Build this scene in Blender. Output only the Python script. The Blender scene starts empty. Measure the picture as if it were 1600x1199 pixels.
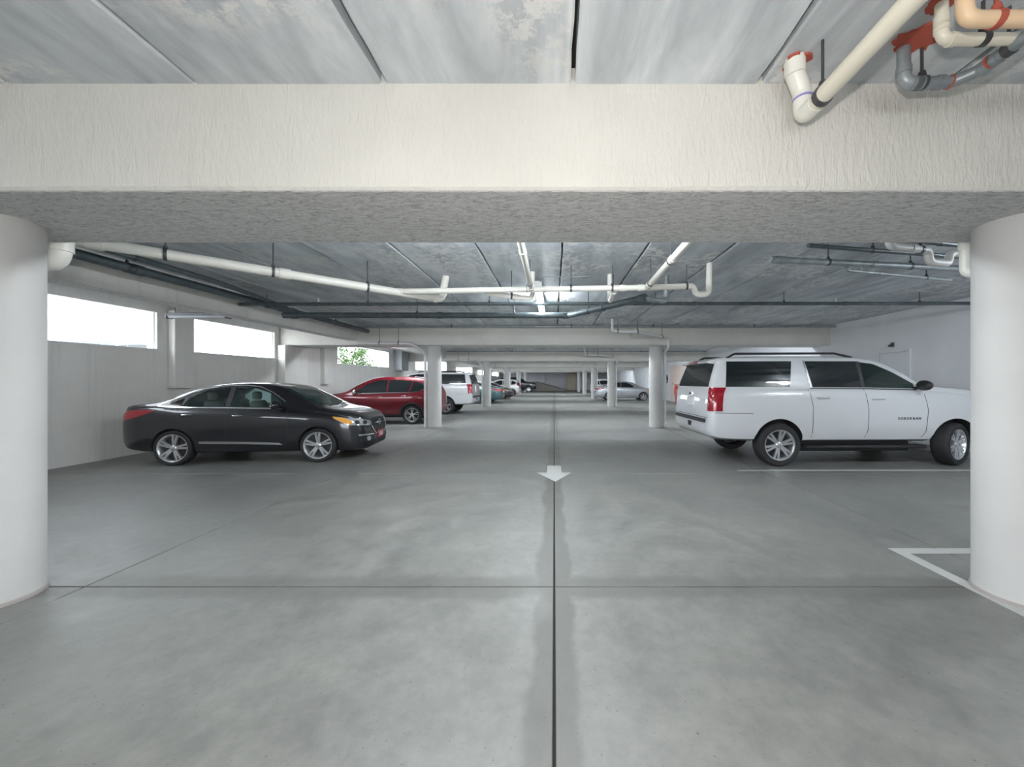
import bpy, math, random
import numpy as np
from mathutils import Vector, Matrix
from mathutils.bvhtree import BVHTree
random.seed(7)
scene = bpy.context.scene
C = scene.collection
PI = math.pi

# ------------------------------------------------------------------ camera, world, sun, flash, exposure
CAM_H = 1.62
cd = bpy.data.cameras.new('camera'); cam = bpy.data.objects.new('camera', cd); C.objects.link(cam)
cam.location = (0, 0, CAM_H); cam.rotation_euler = (PI/2, 0, 0)
cd.sensor_fit = 'HORIZONTAL'; cd.sensor_width = 36; cd.lens = 36*570/1600
cd.shift_x = -66/1600; cd.shift_y = -4.5/1600
cd.clip_start = 0.05; cd.clip_end = 400
scene.camera = cam
scene.view_settings.view_transform = 'Standard'
scene.view_settings.look = 'None'
scene.view_settings.gamma = 1
scene.view_settings.use_curve_mapping = False
scene.view_settings.exposure = 0.97

w = bpy.data.worlds.new('sky'); scene.world = w; w.use_nodes = True
wb_ = w.node_tree.nodes['Background']
wb_.inputs['Color'].default_value = (0.86, 0.93, 1.0, 1); wb_.inputs['Strength'].default_value = 5.0

def light(name, kind, loc, energy, color=(1, 1, 1), rot=(0, 0, 0), **kw):
    l = bpy.data.lights.new(name, kind); l.energy = energy; l.color = color
    for k, v in kw.items(): setattr(l, k, v)
    o = bpy.data.objects.new(name, l); C.objects.link(o); o.location = loc; o.rotation_euler = rot
    return o
light('sun', 'SUN', (0, -30, 30), 3.2, (1, .97, .92), (math.radians(38), 0, math.radians(-12)), angle=.01)
light('camera_flash', 'POINT', (-0.05, -0.05, 1.98), 92, (1, .96, .90), shadow_soft_size=.045)

# ------------------------------------------------------------------ materials
def new_mat(name):
    m = bpy.data.materials.new(name); m.use_nodes = True
    nt = m.node_tree
    return m, nt, nt.nodes['Principled BSDF']
def simple(name, col, rough=.5, metal=0, coat=0, emit=0, spec=None):
    m, nt, b = new_mat(name)
    b.inputs['Base Color'].default_value = (*col, 1); b.inputs['Roughness'].default_value = rough
    b.inputs['Metallic'].default_value = metal; b.inputs['Coat Weight'].default_value = coat
    b.inputs['Coat Roughness'].default_value = .04
    if spec is not None: b.inputs['Specular IOR Level'].default_value = spec
    if emit:
        b.inputs['Emission Color'].default_value = (1, 1, 1, 1); b.inputs['Emission Strength'].default_value = emit
    return m
class G:
    """tiny node-graph helper"""
    def __init__(s, nt): s.nt = nt
    def n(s, t, **kw):
        x = s.nt.nodes.new(t)
        for k, v in kw.items():
            if hasattr(x, k): setattr(x, k, v)
        return x
    def lk(s, a, b): s.nt.links.new(a, b)
    def pos(s): return s.n('ShaderNodeNewGeometry').outputs['Position']
    def mapv(s, vec, scale=(1, 1, 1), rot=(0, 0, 0)):
        m = s.n('ShaderNodeMapping'); m.inputs['Scale'].default_value = scale; m.inputs['Rotation'].default_value = rot
        s.lk(vec, m.inputs['Vector']); return m.outputs['Vector']
    def noise(s, vec, scale, detail=4, rough=.55, dist=0):
        x = s.n('ShaderNodeTexNoise'); x.inputs['Scale'].default_value = scale; x.inputs['Detail'].default_value = detail
        x.inputs['Roughness'].default_value = rough; x.inputs['Distortion'].default_value = dist
        s.lk(vec, x.inputs['Vector']); return x.outputs['Fac']
    def ramp(s, fac, stops):
        r = s.n('ShaderNodeValToRGB'); e = r.color_ramp.elements
        while len(e) < len(stops): e.new(.5)
        for i, (p, c) in enumerate(stops):
            e[i].position = p; e[i].color = (*c, 1) if len(c) == 3 else c
        s.lk(fac, r.inputs['Fac']); return r.outputs['Color']
    def mix(s, fac, a, b, mode='MIX'):
        x = s.n('ShaderNodeMix'); x.data_type = 'RGBA'; x.blend_type = mode
        for inp, v in ((x.inputs[0], fac), (x.inputs[6], a), (x.inputs[7], b)):
            if isinstance(v, (int, float)): inp.default_value = v
            elif isinstance(v, tuple): inp.default_value = (*v, 1)
            else: s.lk(v, inp)
        return x.outputs[2]
    def math(s, op, a, b=0.0, c=None):
        x = s.n('ShaderNodeMath'); x.operation = op
        for i, v in enumerate((a, b) if c is None else (a, b, c)):
            if isinstance(v, (int, float)): x.inputs[i].default_value = v
            else: s.lk(v, x.inputs[i])
        return x.outputs[0]
    def maprange(s, v, a, b, c=0., d=1.):
        x = s.n('ShaderNodeMapRange'); x.interpolation_type = 'SMOOTHSTEP'
        for i, q in enumerate((a, b, c, d)): x.inputs[i+1].default_value = q
        s.lk(v, x.inputs[0]); return x.outputs[0]
    def bump(s, h, strength, dist=.01):
        x = s.n('ShaderNodeBump'); x.inputs['Strength'].default_value = strength; x.inputs['Distance'].default_value = dist
        s.lk(h, x.inputs['Height']); return x.outputs['Normal']
    def sep(s, v):
        x = s.n('ShaderNodeSeparateXYZ'); s.lk(v, x.inputs[0]); return x.outputs

def plaster(name, col, bscale=(1, 1, 1), bstr=.35, freq=38, rough=.75, streak=0.0, bd=.012):
    m, nt, b = new_mat(name); g = G(nt); p = g.pos()
    f = g.noise(g.mapv(p, bscale), freq, 5, .6, .4)
    big = g.noise(p, 1.3, 4)
    c2 = tuple(x*.90 for x in col)
    colr = g.ramp(big, [(.3, c2), (.7, col)])
    if streak:
        st = g.noise(g.mapv(p, (6, 6, .25)), 2.0, 5, .6)
        colr = g.mix(g.maprange(st, .48, .72, 0, streak), colr, tuple(x*.72 for x in col))
    g.lk(colr, b.inputs['Base Color'])
    b.inputs['Roughness'].default_value = rough
    g.lk(g.bump(f, bstr, bd), b.inputs['Normal'])
    return m
M = {}
M['beam'] = plaster('beam_stucco', (.70, .68, .635), (1, 1, .28), .6, 34, .75, 0, .02)
def soffit_mat():
    m, nt, bs = new_mat('soffit_rough'); g = G(nt); p = g.pos()
    f = g.noise(g.mapv(p, (.55, 1.5, 1), (0, 0, .5)), 30, 6, .7, .8); f2 = g.noise(p, 90, 3, .6)
    g.lk(g.ramp(f, [(.36, (.52, .52, .515)), (.5, (.82, .82, .81)), (.62, (.90, .90, .89))]), bs.inputs['Base Color'])
    bs.inputs['Roughness'].default_value = .8
    h = g.math('ADD', f, g.math('MULTIPLY', f2, .25))
    g.lk(g.bump(h, 1.0, .035), bs.inputs['Normal']); return m
M['soffit'] = soffit_mat()
M['wall'] = plaster('wall_paint', (.71, .695, .665), (1, 1, .3), .3, 30, .7, .35)
M['wall_r'] = plaster('wall_paint_smooth', (.76, .77, .80), (1, 1, 1), .12, 30)
M['wall_warm_tint'] = plaster('wall_warm_light_tint', (.74, .62, .56), (1, 1, 1), .12, 30)  # pink base colour stands in for warm light on the wall
M['beige'] = plaster('beige_paint', (.60, .52, .40), (1, 1, 1), .15, 30)
M['column'] = plaster('column_paint', (.54, .53, .515), (1, 1, .4), .14, 30, .6)
M['ramp'] = plaster('ramp_concrete', (.34, .31, .29), (1, 1, 1), .2, 20)
M['pvc'] = simple('white_pvc', (.78, .76, .70), .35)
M['pvc2'] = simple('cream_pvc', (.74, .70, .59), .35)
M['tan'] = simple('tan_cpvc', (.78, .56, .36), .4)
M['downpipe'] = simple('painted_downpipe', (.68, .68, .67), .45)
M['red_seal'] = simple('red_firestop', (.42, .09, .06), .8)
M['violet'] = simple('violet_primer', (.32, .28, .62), .6)
M['steel'] = simple('dark_hanger_steel', (.10, .10, .11), .45, .6)
M['lamp_white'] = simple('lamp_housing', (.82, .84, .84), .4)
M['lamp_glow'] = simple('lamp_lens', (.9, .92, .92), .4, emit=2.6)
M['line'] = simple('line_paint', (.46, .46, .445), .6)
M['door'] = simple('door_paint', (.70, .72, .75), .45)
M['void'] = simple('joint_void', (.03, .028, .025), .9)
M['elec'] = simple('grey_enclosure', (.36, .38, .40), .5)

def galv(name, c1, c2, rough=.42, metal=.35):
    m, nt, b = new_mat(name); g = G(nt); p = g.pos()
    g.lk(g.ramp(g.noise(p, 7, 5, .65), [(.35, c1), (.7, c2)]), b.inputs['Base Color'])
    b.inputs['Roughness'].default_value = rough; b.inputs['Metallic'].default_value = metal
    return m
M['iron'] = galv('dark_cast_iron', (.055, .075, .085), (.11, .135, .145), .38, .1)
M['galv'] = galv('grey_galvanised', (.22, .25, .27), (.36, .39, .41))

# ceiling planks
def ceil_mat():
    m, nt, b = new_mat('precast_plank'); g = G(nt)
    p = g.pos(); oi = g.n('ShaderNodeObjectInfo').outputs['Random']
    add = g.n('ShaderNodeVectorMath'); add.operation = 'ADD'
    cmb = g.n('ShaderNodeCombineXYZ'); g.lk(g.math('MULTIPLY', oi, 37.), cmb.inputs[0]); g.lk(g.math('MULTIPLY', oi, 11.), cmb.inputs[1])
    g.lk(p, add.inputs[0]); g.lk(cmb.outputs[0], add.inputs[1]); q = add.outputs[0]
    base = g.ramp(g.noise(g.mapv(q, (2.0, .5, 1)), 1.4, 6, .62, .3), [(.30, (.27, .29, .31)), (.5, (.42, .45, .475)), (.72, (.60, .63, .655))])
    tone = g.math('ADD', 1.12, g.math('MULTIPLY', oi, .40))
    hsv = g.n('ShaderNodeHueSaturation'); g.lk(base, hsv.inputs['Color']); g.lk(tone, hsv.inputs['Value'])
    # pale scaled-off patches
    big = g.noise(q, .75, 2); fine = g.noise(q, 9, 8, .72)
    mask = g.math('MULTIPLY', g.maprange(big, .46, .60), g.maprange(fine, .46, .56))
    col = g.mix(g.math('MULTIPLY', mask, .85), hsv.outputs['Color'], (.82, .81, .79))
    dark = g.maprange(g.noise(g.mapv(q, (5, .3, 1)), 1.6, 4), .55, .8, 0, .22)
    col = g.mix(dark, col, (.22, .23, .24))
    g.lk(col, b.inputs['Base Color']); b.inputs['Roughness'].default_value = .55
    g.lk(g.bump(fine, .18, .006), b.inputs['Normal'])
    return m
M['ceiling'] = ceil_mat()

JX = (-3.69, 0.0, 3.70); JY0, JYS = 2.867, 3.5
def floor_mat():
    m, nt, b = new_mat('floor_concrete'); g = G(nt); p = g.pos(); s = g.sep(p)
    n1 = g.noise(p, .55, 6, .6, .5); n2 = g.noise(p, 3.2, 6, .65, .3); n3 = g.noise(p, 26, 4, .6)
    col = g.ramp(n1, [(.30, (.20, .21, .215)), (.48, (.35, .355, .345)), (.66, (.50, .50, .47))])
    col = g.mix(.5, col, g.ramp(n2, [(.34, (.24, .245, .24)), (.66, (.52, .52, .50))]))
    n4 = g.noise(p, 11, 7, .7, .2); col = g.mix(.28, col, g.ramp(n4, [(.32, (.25, .255, .25)), (.5, (.38, .38, .365)), (.68, (.50, .50, .48))]))
    # darkened strips beside the joints
    wob = g.math('MULTIPLY', g.math('SUBTRACT', g.noise(p, 1.7, 4), .5), .22)
    ax = g.math('ADD', g.math('ABSOLUTE', s[0]), wob)
    sx = g.maprange(ax, .10, .16, 1, 0)
    fy = g.math('ABSOLUTE', g.math('SUBTRACT', s[1], JY0))
    sy = g.maprange(g.math('ADD', fy, wob), .09, .20, .8, 0)
    st = g.math('MAXIMUM', sx, sy)
    st = g.math('MULTIPLY', st, g.maprange(n1, .3, .6, .55, 1))
    col = g.mix(g.math('MULTIPLY', st, .62), col, (.17, .17, .15))
    # specks and oil dots
    sp = g.noise(p, 60, 2, .5); col = g.mix(g.maprange(sp, .68, .74, 0, .7), col, (.12, .11, .10))
    oil = g.math('MULTIPLY', g.maprange(g.noise(p, 1.1, 3), .60, .75), .35)
    col = g.mix(oil, col, (.22, .22, .215))
    col = g.mix(1.0, col, (.52, .515, .50), 'MULTIPLY')
    g.lk(col, b.inputs['Base Color'])
    g.lk(g.ramp(n2, [(.3, (.36,)*3), (.75, (.56,)*3)]), b.inputs['Roughness'])
    g.lk(g.bump(g.math('ADD', n3, n4), .16, .006), b.inputs['Normal'])
    return m
M['floor'] = floor_mat()
M['asphalt'] = plaster('pale_driveway', (.42, .41, .39), (1, 1, 1), .2, 20)

# ------------------------------------------------------------------ mesh helpers
class MB:
    def __init__(s): s.v = []; s.f = []
    def add(s, vs, fs):
        o = len(s.v); s.v += [tuple(p) for p in vs]; s.f += [tuple(i+o for i in f) for f in fs]; return s
    def box(s, x0, x1, y0, y1, z0, z1):
        return s.add([(x0, y0, z0), (x1, y0, z0), (x1, y1, z0), (x0, y1, z0), (x0, y0, z1), (x1, y0, z1), (x1, y1, z1), (x0, y1, z1)],
                     [(0, 3, 2, 1), (4, 5, 6, 7), (0, 1, 5, 4), (1, 2, 6, 5), (2, 3, 7, 6), (3, 0, 4, 7)])
    def rbox(s, x0, x1, y0, y1, z0, z1, r):
        """box with chamfered edges: hull of three inset boxes"""
        xs = (x0, x1); ys = (y0, y1); zs = (z0, z1); vs = []; idx = {}
        for i in (0, 1):
            for j in (0, 1):
                for k in (0, 1):
                    sx = 1-2*i; sy = 1-2*j; sz = 1-2*k
                    for a, d in enumerate(((0, r, r), (r, 0, r), (r, r, 0))):
                        idx[(i, j, k, a)] = len(vs)
                        vs.append((xs[i]+sx*d[0], ys[j]+sy*d[1], zs[k]+sz*d[2]))
        fs = []
        I = lambda i, j, k, a: idx[(i, j, k, a)]
        for i in (0, 1): fs.append([I(i, 0, 0, 0), I(i, 1, 0, 0), I(i, 1, 1, 0), I(i, 0, 1, 0)])
        for j in (0, 1): fs.append([I(0, j, 0, 1), I(1, j, 0, 1), I(1, j, 1, 1), I(0, j, 1, 1)])
        for k in (0, 1): fs.append([I(0, 0, k, 2), I(1, 0, k, 2), I(1, 1, k, 2), I(0, 1, k, 2)])
        for i in (0, 1):
            for j in (0, 1):
                fs.append([I(i, j, 0, 0), I(i, j, 1, 0), I(i, j, 1, 1), I(i, j, 0, 1)])
            for k in (0, 1):
                fs.append([I(i, 0, k, 0), I(i, 1, k, 0), I(i, 1, k, 2), I(i, 0, k, 2)])
        for j in (0, 1):
            for k in (0, 1):
                fs.append([I(0, j, k, 1), I(1, j, k, 1), I(1, j, k, 2), I(0, j, k, 2)])
        for i in (0, 1):
            for j in (0, 1):
                for k in (0, 1): fs.append([I(i, j, k, 0), I(i, j, k, 1), I(i, j, k, 2)])
        c = Vector(((x0+x1)/2, (y0+y1)/2, (z0+z1)/2)); out = []
        for f in fs:
            a, b2, d = (Vector(vs[f[q]]) for q in (0, 1, 2))
            nrm = (b2-a).cross(d-a)
            out.append(f if nrm.dot((a+b2+d)/3-c) > 0 else f[::-1])
        return s.add(vs, out)
    def prism(s, poly, axis, a, b):
        """extrude a 2-D polygon along an axis ('x','y','z')"""
        n = len(poly)
        def P(u, v, t): return {'x': (t, u, v), 'y': (u, t, v), 'z': (u, v, t)}[axis]
        vs = [P(u, v, a) for u, v in poly]+[P(u, v, b) for u, v in poly]
        fs = [tuple(range(n))[::-1], tuple(range(n, 2*n))]+[(i, (i+1) % n, n+(i+1) % n, n+i) for i in range(n)]
        return s.add(vs, fs)
    def lathe(s, prof, axis='z', n=32, c=(0, 0, 0), closed=False):
        m = len(prof); vs = []
        for i in range(n):
            a = 2*PI*i/n; ca, sa = math.cos(a), math.sin(a)
            for r, t in prof:
                q = {'z': (r*ca, r*sa, t), 'y': (r*ca, t, r*sa), 'x': (t, r*ca, r*sa)}[axis]
                vs.append((q[0]+c[0], q[1]+c[1], q[2]+c[2]))
        fs = []
        for i in range(n):
            j = (i+1) % n
            for k in range(m if closed else m-1):
                l = (k+1) % m
                fs.append((i*m+k, j*m+k, j*m+l, i*m+l))
        return s.add(vs, fs)
    def tube(s, pts, r, n=14, fillet=None, caps=True):
        P = [Vector(p) for p in pts]
        fl = fillet if fillet is not None else r*2.0
        path = [P[0]]
        for i in range(1, len(P)-1):
            a, b, c = P[i-1], P[i], P[i+1]
            d1 = (a-b); d2 = (c-b); l1, l2 = d1.length, d2.length
            d1.normalize(); d2.normalize(); ang = d1.angle(d2)
            if ang > 3.1: path.append(b); continue
            t = min(fl/math.tan(ang/2), l1*.49, l2*.49)
            p0 = b+d1*t; p2 = b+d2*t
            for k in range(8):
                u = k/7; path.append(p0*(1-u)**2+b*2*u*(1-u)+p2*u*u)
        path.append(P[-1])
        q = [path[0]]
        for p in path[1:]:
            if (p-q[-1]).length > 1e-5: q.append(p)
        path = q
        T = []
        for i in range(len(path)):
            t = path[min(i+1, len(path)-1)]-path[max(i-1, 0)]
            T.append(t.normalized())
        up = Vector((0, 0, 1)) if abs(T[0].z) < .9 else Vector((1, 0, 0))
        nrm = (up-T[0]*up.dot(T[0])).normalized(); vs = []
        for i, p in enumerate(path):
            nrm = (nrm-T[i]*nrm.dot(T[i])).normalized(); bn = T[i].cross(nrm)
            for k in range(n):
                a = 2*PI*k/n; vs.append(p+(nrm*math.cos(a)+bn*math.sin(a))*r)
        m = len(path)
        fs = [(i*n+k, i*n+(k+1) % n, (i+1)*n+(k+1) % n, (i+1)*n+k) for i in range(m-1) for k in range(n)]
        if caps: fs += [tuple(range(n))[::-1], tuple(range((m-1)*n, m*n))]
        return s.add(vs, fs)
    def mesh(s, name, mat=None, smooth=None):
        me = bpy.data.meshes.new(name); me.from_pydata(s.v, [], s.f); me.update()
        if mat: me.materials.append(mat)
        if smooth is not None:
            me.polygons.foreach_set('use_smooth', [True]*len(me.polygons))
            me.set_sharp_from_angle(angle=math.radians(smooth))
        return me
    def build(s, name, mat, parent=None, smooth=None):
        return link(name, s.mesh(name, mat, smooth), parent)
def link(name, me, parent=None):
    o = bpy.data.objects.new(name, me); C.objects.link(o)
    if parent is not None: o.parent = parent
    return o
def tag(o, label=None, cat=None, group=None, kind=None):
    if label: o['label'] = label
    if cat: o['category'] = cat
    if group: o['group'] = group
    if kind: o['kind'] = kind
    return o
def thing(name, label, cat, loc=(0, 0, 0), rz=0, group=None):
    o = bpy.data.objects.new(name, None); C.objects.link(o)
    o.location = loc; o.rotation_euler = (0, 0, rz); o.empty_display_size = .2
    return tag(o, label, cat, group)

# ------------------------------------------------------------------ room shell
XL, XR, YB, YF, ZC, ZS = -9.2, 9.25, -7.7, 64.0, 3.47, 2.81
TW = .2
BAY = 9.95; ROW0 = 2.72
rows = [ROW0+BAY*k for k in range(-1, 7)]           # rows[1] is the beam in front of the camera
# floor slabs
fl = tag(MB().box(XL-TW, XR+TW, YB, YF, -.14, -.03).build('floor', M['void']), kind='structure')
fl['label'] = 'grey concrete garage floor cut into slabs by straight joints'
xs = [XL, *JX, XR]; ys = [YB]+[JY0+JYS*k for k in range(-3, 18)]+[YF]
ys = sorted(y for y in ys if YB <= y <= YF)
for i in range(4):
    for j in range(len(ys)-1):
        a = .007
        MB().rbox(xs[i]+(a if i else 0), xs[i+1]-(a if i < 3 else 0), ys[j]+(.004 if j else 0), ys[j+1]-.004, -.12, 0, .004).build('slab', M['floor'], fl)
# ceiling planks
ce = tag(MB().box(XL-TW, XR+TW, YB, YF, ZC+.16, ZC+.30).build('ceiling', M['void']), kind='structure')
PW = 1.172; k0 = int(math.floor((XL-.108)/PW))
pedges = [XL]+[.108+PW*k for k in range(k0+1, k0+20) if XL+.1 < .108+PW*k < XR-.1]+[XR]
def plank(x0, x1, y0, y1, z, near):
    n = 60 if near else 1
    vs = []; fs = []; rnd = random.Random(int(x0*1000+y0*10))
    wob0 = wob1 = 0
    for i in range(n+1):
        y = y0+(y1-y0)*i/n
        if near:
            wob0 = .6*wob0+rnd.uniform(-.006, .011); wob1 = .6*wob1+rnd.uniform(-.011, .006)
        a, b = x0+.007+max(-.004, wob0), x1-.007+min(.004, wob1)
        vs += [(a, y, z+.012), (a+.012, y, z), (b-.012, y, z), (b, y, z+.012), (b, y, z+.17), (a, y, z+.17)]
    for i in range(n):
        for k in range(6):
            l = (k+1) % 6; fs.append((i*6+k, (i+1)*6+k, (i+1)*6+l, i*6+l))
    fs += [tuple(range(6)), tuple(range(n*6, n*6+6))[::-1]]
    MB().add(vs, fs).build('plank', M['ceiling'], ce)
for b in range(len(rows)):
    y0 = rows[b]; y1 = rows[b+1] if b+1 < len(rows) else YF
    for i in range(len(pedges)-1):
        plank(pedges[i], pedges[i+1], y0+.004, y1-.004, ZC+random.uniform(0, .007), b in (0, 1))
# left wall with clerestory openings: (y0, y1)
SILL, LINT = 2.345, 3.20
wins = [(3.4, 8.45), (9.31, 12.0), (15.5, 20.3), (24.2, 31.2), (34.2, 41.0), (44.0, 50.5), (54.0, 60.5), (-6.6, -.6)]
mb = MB()
mb.box(XL-TW, XL, YB, YF, 0, SILL).box(XL-TW, XL, YB, YF, LINT, ZC+.3)
ws = sorted(wins); prev = YB
for a, b in ws:
    mb.box(XL-TW, XL, prev, a, SILL, LINT); prev = b
mb.box(XL-TW, XL, prev, YF, SILL, LINT)
tag(mb.build('wall_left', M['wall']), kind='structure')
for i, (a, b) in enumerate(ws):
    t = bpy.data.objects.new('window_%d' % (i+1), None); C.objects.link(t); t['kind'] = 'structure'
    t['label'] = 'open clerestory window slot high in the left wall'
    t.location = (XL-TW/2, (a+b)/2, SILL)
    def lb(name, x0, x1, y0, y1, z0, z1):
        o = MB().rbox(x0, x1, y0, y1, z0, z1, .004).build(name, M['door'], t); o.matrix_parent_inverse = Matrix.Translation(-t.location)
    lb('window_sill', XL-TW-.03, XL+.012, a, b, SILL-.015, SILL+.012)
    lb('window_jamb', XL-TW-.01, XL-.06, a-.01, a+.02, SILL+.012, LINT)
    lb('window_jamb', XL-TW-.01, XL-.06, b-.02, b+.01, SILL+.012, LINT)
# light portals in the openings (emit nothing, only guide sky sampling)
def portal(loc, rot, sx, sy):
    l = bpy.data.lights.new('sky_portal', 'AREA'); l.shape = 'RECTANGLE'; l.size = sx; l.size_y = sy
    l.cycles.is_portal = True
    o = bpy.data.objects.new('sky_portal', l); C.objects.link(o); o.location = loc; o.rotation_euler = rot
for a, b in ws: portal((XL-TW-.05, (a+b)/2, (SILL+LINT)/2), (0, -PI/2, 0), LINT-SILL, b-a)
portal((0, YB-.3, 1.25), (PI/2, 0, 0), 8.0, 2.5)
# right wall, stretch tinted pink for warm light, far wall
tag(MB().box(XR, XR+TW, YB, YF, 0, ZC+.3).build('wall_right', M['wall_r']), kind='structure')
wr = bpy.data.objects['wall_right']
MB().rbox(XR-.02, XR, 23.2, 29.0, 0, ZS, .004).build('warm_light_panel', M['wall_warm_tint'], wr)
for k, (a, b) in enumerate([(33.5, 35.7), (35.75, 38.2), (38.25, 41.2), (41.25, 43.9), (43.95, 47.0), (47.05, 51.)]):
    MB().rbox(XR-.05, XR, a, b-.03, .02, 2.65, .01).build('wall_panel', M['wall_r'], wr)
tag(MB().box(XL-TW, XR+TW, YF, YF+TW, 0, ZC+.3).build('wall_far', M['wall_r']), kind='structure')
wf = bpy.data.objects['wall_far']
MB().rbox(-1.75, -1.5, YF-.2, YF, 0, ZC, .01).build('pilaster', M['wall'], wf)
tag(MB().rbox(2.15, 3.55, 61.6, 62.0, 0, ZC, .01).build('partition', M['beige']), 'beige partition at the far end of the drive lane', 'partition')
tag(MB().prism([(-6.5, 0), (2.1, 0), (-2.9, 1.45), (-6.5, 1.45)], 'y', 58.5, 63.7).build('ramp', M['ramp']), 'grey-brown concrete ramp rising at the far end of the drive lane', 'ramp')
tag(MB().box(XL-TW, -4, YB-TW, YB, 0, ZC+.3).box(4, XR+TW, YB-TW, YB, 0, ZC+.3).box(-4, 4, YB-TW, YB, 2.5, ZC+.3).build('wall_back', M['wall_r']), kind='structure')  # unseen entrance opening, added to let daylight in behind the camera
# wall chases and pilasters on the left wall
def chase(name, y0, y1, dep, z0, z1, mat, label, cat='pilaster'):
    t = thing(name, label, cat, (XL, y0, z0))
    MB().rbox(.004, dep, 0, y1-y0, 0, z1-z0, .012).build('casing', mat, t)
    MB().rbox(.004, dep+.02, -.02, y1-y0+.02, -.03, 0, .008).build('bottom_lip', mat, t)
chase('wall_chase', 8.68, 9.16, .17, 1.47, LINT+.1, M['wall'], 'boxed pipe chase on the left wall between the first two bright windows')
chase('wall_chase', 14.35, 14.75, .17, 1.50, ZC-.02, M['wall'], 'boxed pipe chase on the left wall just before the window with the tree')
chase('utility_box', 20.95, 21.9, .45, 2.24, ZC-.02, M['elec'], 'grey boxed utility enclosure high on the left wall past the tree window', 'enclosure')
t = tag(MB().rbox(XL+.004, XL+.28, 12.1, 13.25, 0, ZS-.004, .012).build('pilaster', M['wall']), 'wall pilaster carrying the second beam at the left wall, beside the red SUV', 'pilaster')
# beams
beam_lab = ['ceiling beam behind the camera at the unseen added entrance', 'deep white stucco ceiling beam spanning the whole foreground', 'white ceiling beam over the white SUV and sedan bay, second from the front',
            'ceiling beam over the third pair of columns', 'ceiling beam over the fourth pair of columns', 'ceiling beam over the fifth pair of columns',
            'ceiling beam over the sixth pair of columns', 'last ceiling beam just before the far wall']
for i, y in enumerate(rows):
    t = thing('ceiling_beam', beam_lab[i], 'beam', (0, y, ZS))
    if i == 1:     # slightly uneven hand-trowelled lower arris
        n = 90; vs = []; fs = []; rnd = random.Random(3); d = 0
        for k in range(n+1):
            x = XL+(XR-XL)*k/n; d = .8*d+rnd.uniform(-.004, .004)
            vs += [(x, -.445, ZC+.1-ZS), (x, -.445, .02+d*.5), (x, -.43, .004), (x, .43, .004), (x, .445, .02), (x, .445, ZC+.1-ZS)]
        for k in range(n):
            for q in range(6): fs.append((k*6+q, k*6+(q+1) % 6, (k+1)*6+(q+1) % 6, (k+1)*6+q))
        fs += [tuple(range(6))[::-1], tuple(range(n*6, n*6+6))]
        MB().add(vs, fs).build('beam_face', M['beam'], t)
    else:
        MB().rbox(XL, XR, -.445, .445, .003, ZC+.1-ZS, .015).build('beam_face', M['beam'], t)
    MB().rbox(XL, XR, -.425, .425, 0, .012, .003).build('soffit', M['soffit'], t)
side = ['left bay beside the dark sedan', 'left bay beyond the red SUV', 'left bay beyond the third row', 'left bay near the far end']
for k in range(1, 5):
    t = thing('edge_beam', 'lengthwise concrete edge beam in the '+side[k-1], 'beam', (-6.76, (rows[k]+rows[k+1])/2, 2.96))
    L = BAY/2-.44
    MB().rbox(-.16, .16, -L, L, .003, .6, .012).build('beam_face', M['wall'], t)
    MB().rbox(-.15, .15, -L, L, 0, .01, .003).build('soffit', M['soffit'], t)
# columns
ordn = ['', 'nearest', 'second', 'third', 'fourth', 'fifth', 'sixth']
ends = {1: 'cut by the photo edge', 2: 'with a drain pipe down its side', 3: 'further down the drive lane', 4: 'far down the drive lane', 5: 'deep in the garage', 6: 'at the far end'}
def column(x, y, sidew, k):
    t = thing('column', '%s round white column of the %s row, %s' % (ordn[k], sidew, ends[k]), 'column', (x, y, 0))
    MB().lathe([(0, 0), (.24, 0), (.24, ZS), (0, ZS)], 'z', 48).build('shaft', M['column'], t, 40)
    MB().lathe([(.24, 0.001), (.252, .001), (.250, .02), (.24, .028)], 'z', 48).build('grout_ring', M['ramp'], t, 40)
for k in range(1, 7):
    column(-4.16, rows[k]-(.02 if k == 1 else 0), 'left', k)
    column(3.50 if k == 1 else 3.54, rows[k]+(.03 if k == 1 else 0), 'right', k)
# doors
dr = bpy.data.objects.new('door_1', None); C.objects.link(dr); dr['kind'] = 'structure'; dr.location = (XR, 9.93, 0)
dr['label'] = 'white flush door in the right wall behind the white SUV'
MB().rbox(-.03, -.001, -.40, .40, .01, 2.38, .006).build('door_leaf', M['door'], dr)
mb = MB().box(-.05, 0, -.48, -.41, 0, 2.46).box(-.05, 0, .41, .48, 0, 2.46).box(-.05, 0, -.41, .41, 2.39, 2.46); mb.build('door_frame', M['wall_r'], dr)
MB().tube([(-.03, -.33, 1.05), (-.09, -.33, 1.05), (-.09, -.22, 1.05)], .011).build('door_handle', M['galv'], dr, 50)
t = thing('door_lamp', 'small dark fitting above the white door in the right wall', 'lamp', (XR, 9.95, 2.54))
MB().rbox(-.05, 0, -.04, .04, 0, .12, .01).build('backplate', M['steel'], t)
MB().tube([(-.05, 0, .06), (-.12, 0, .02)], .03).build('head', M['steel'], t, 50)

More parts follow.
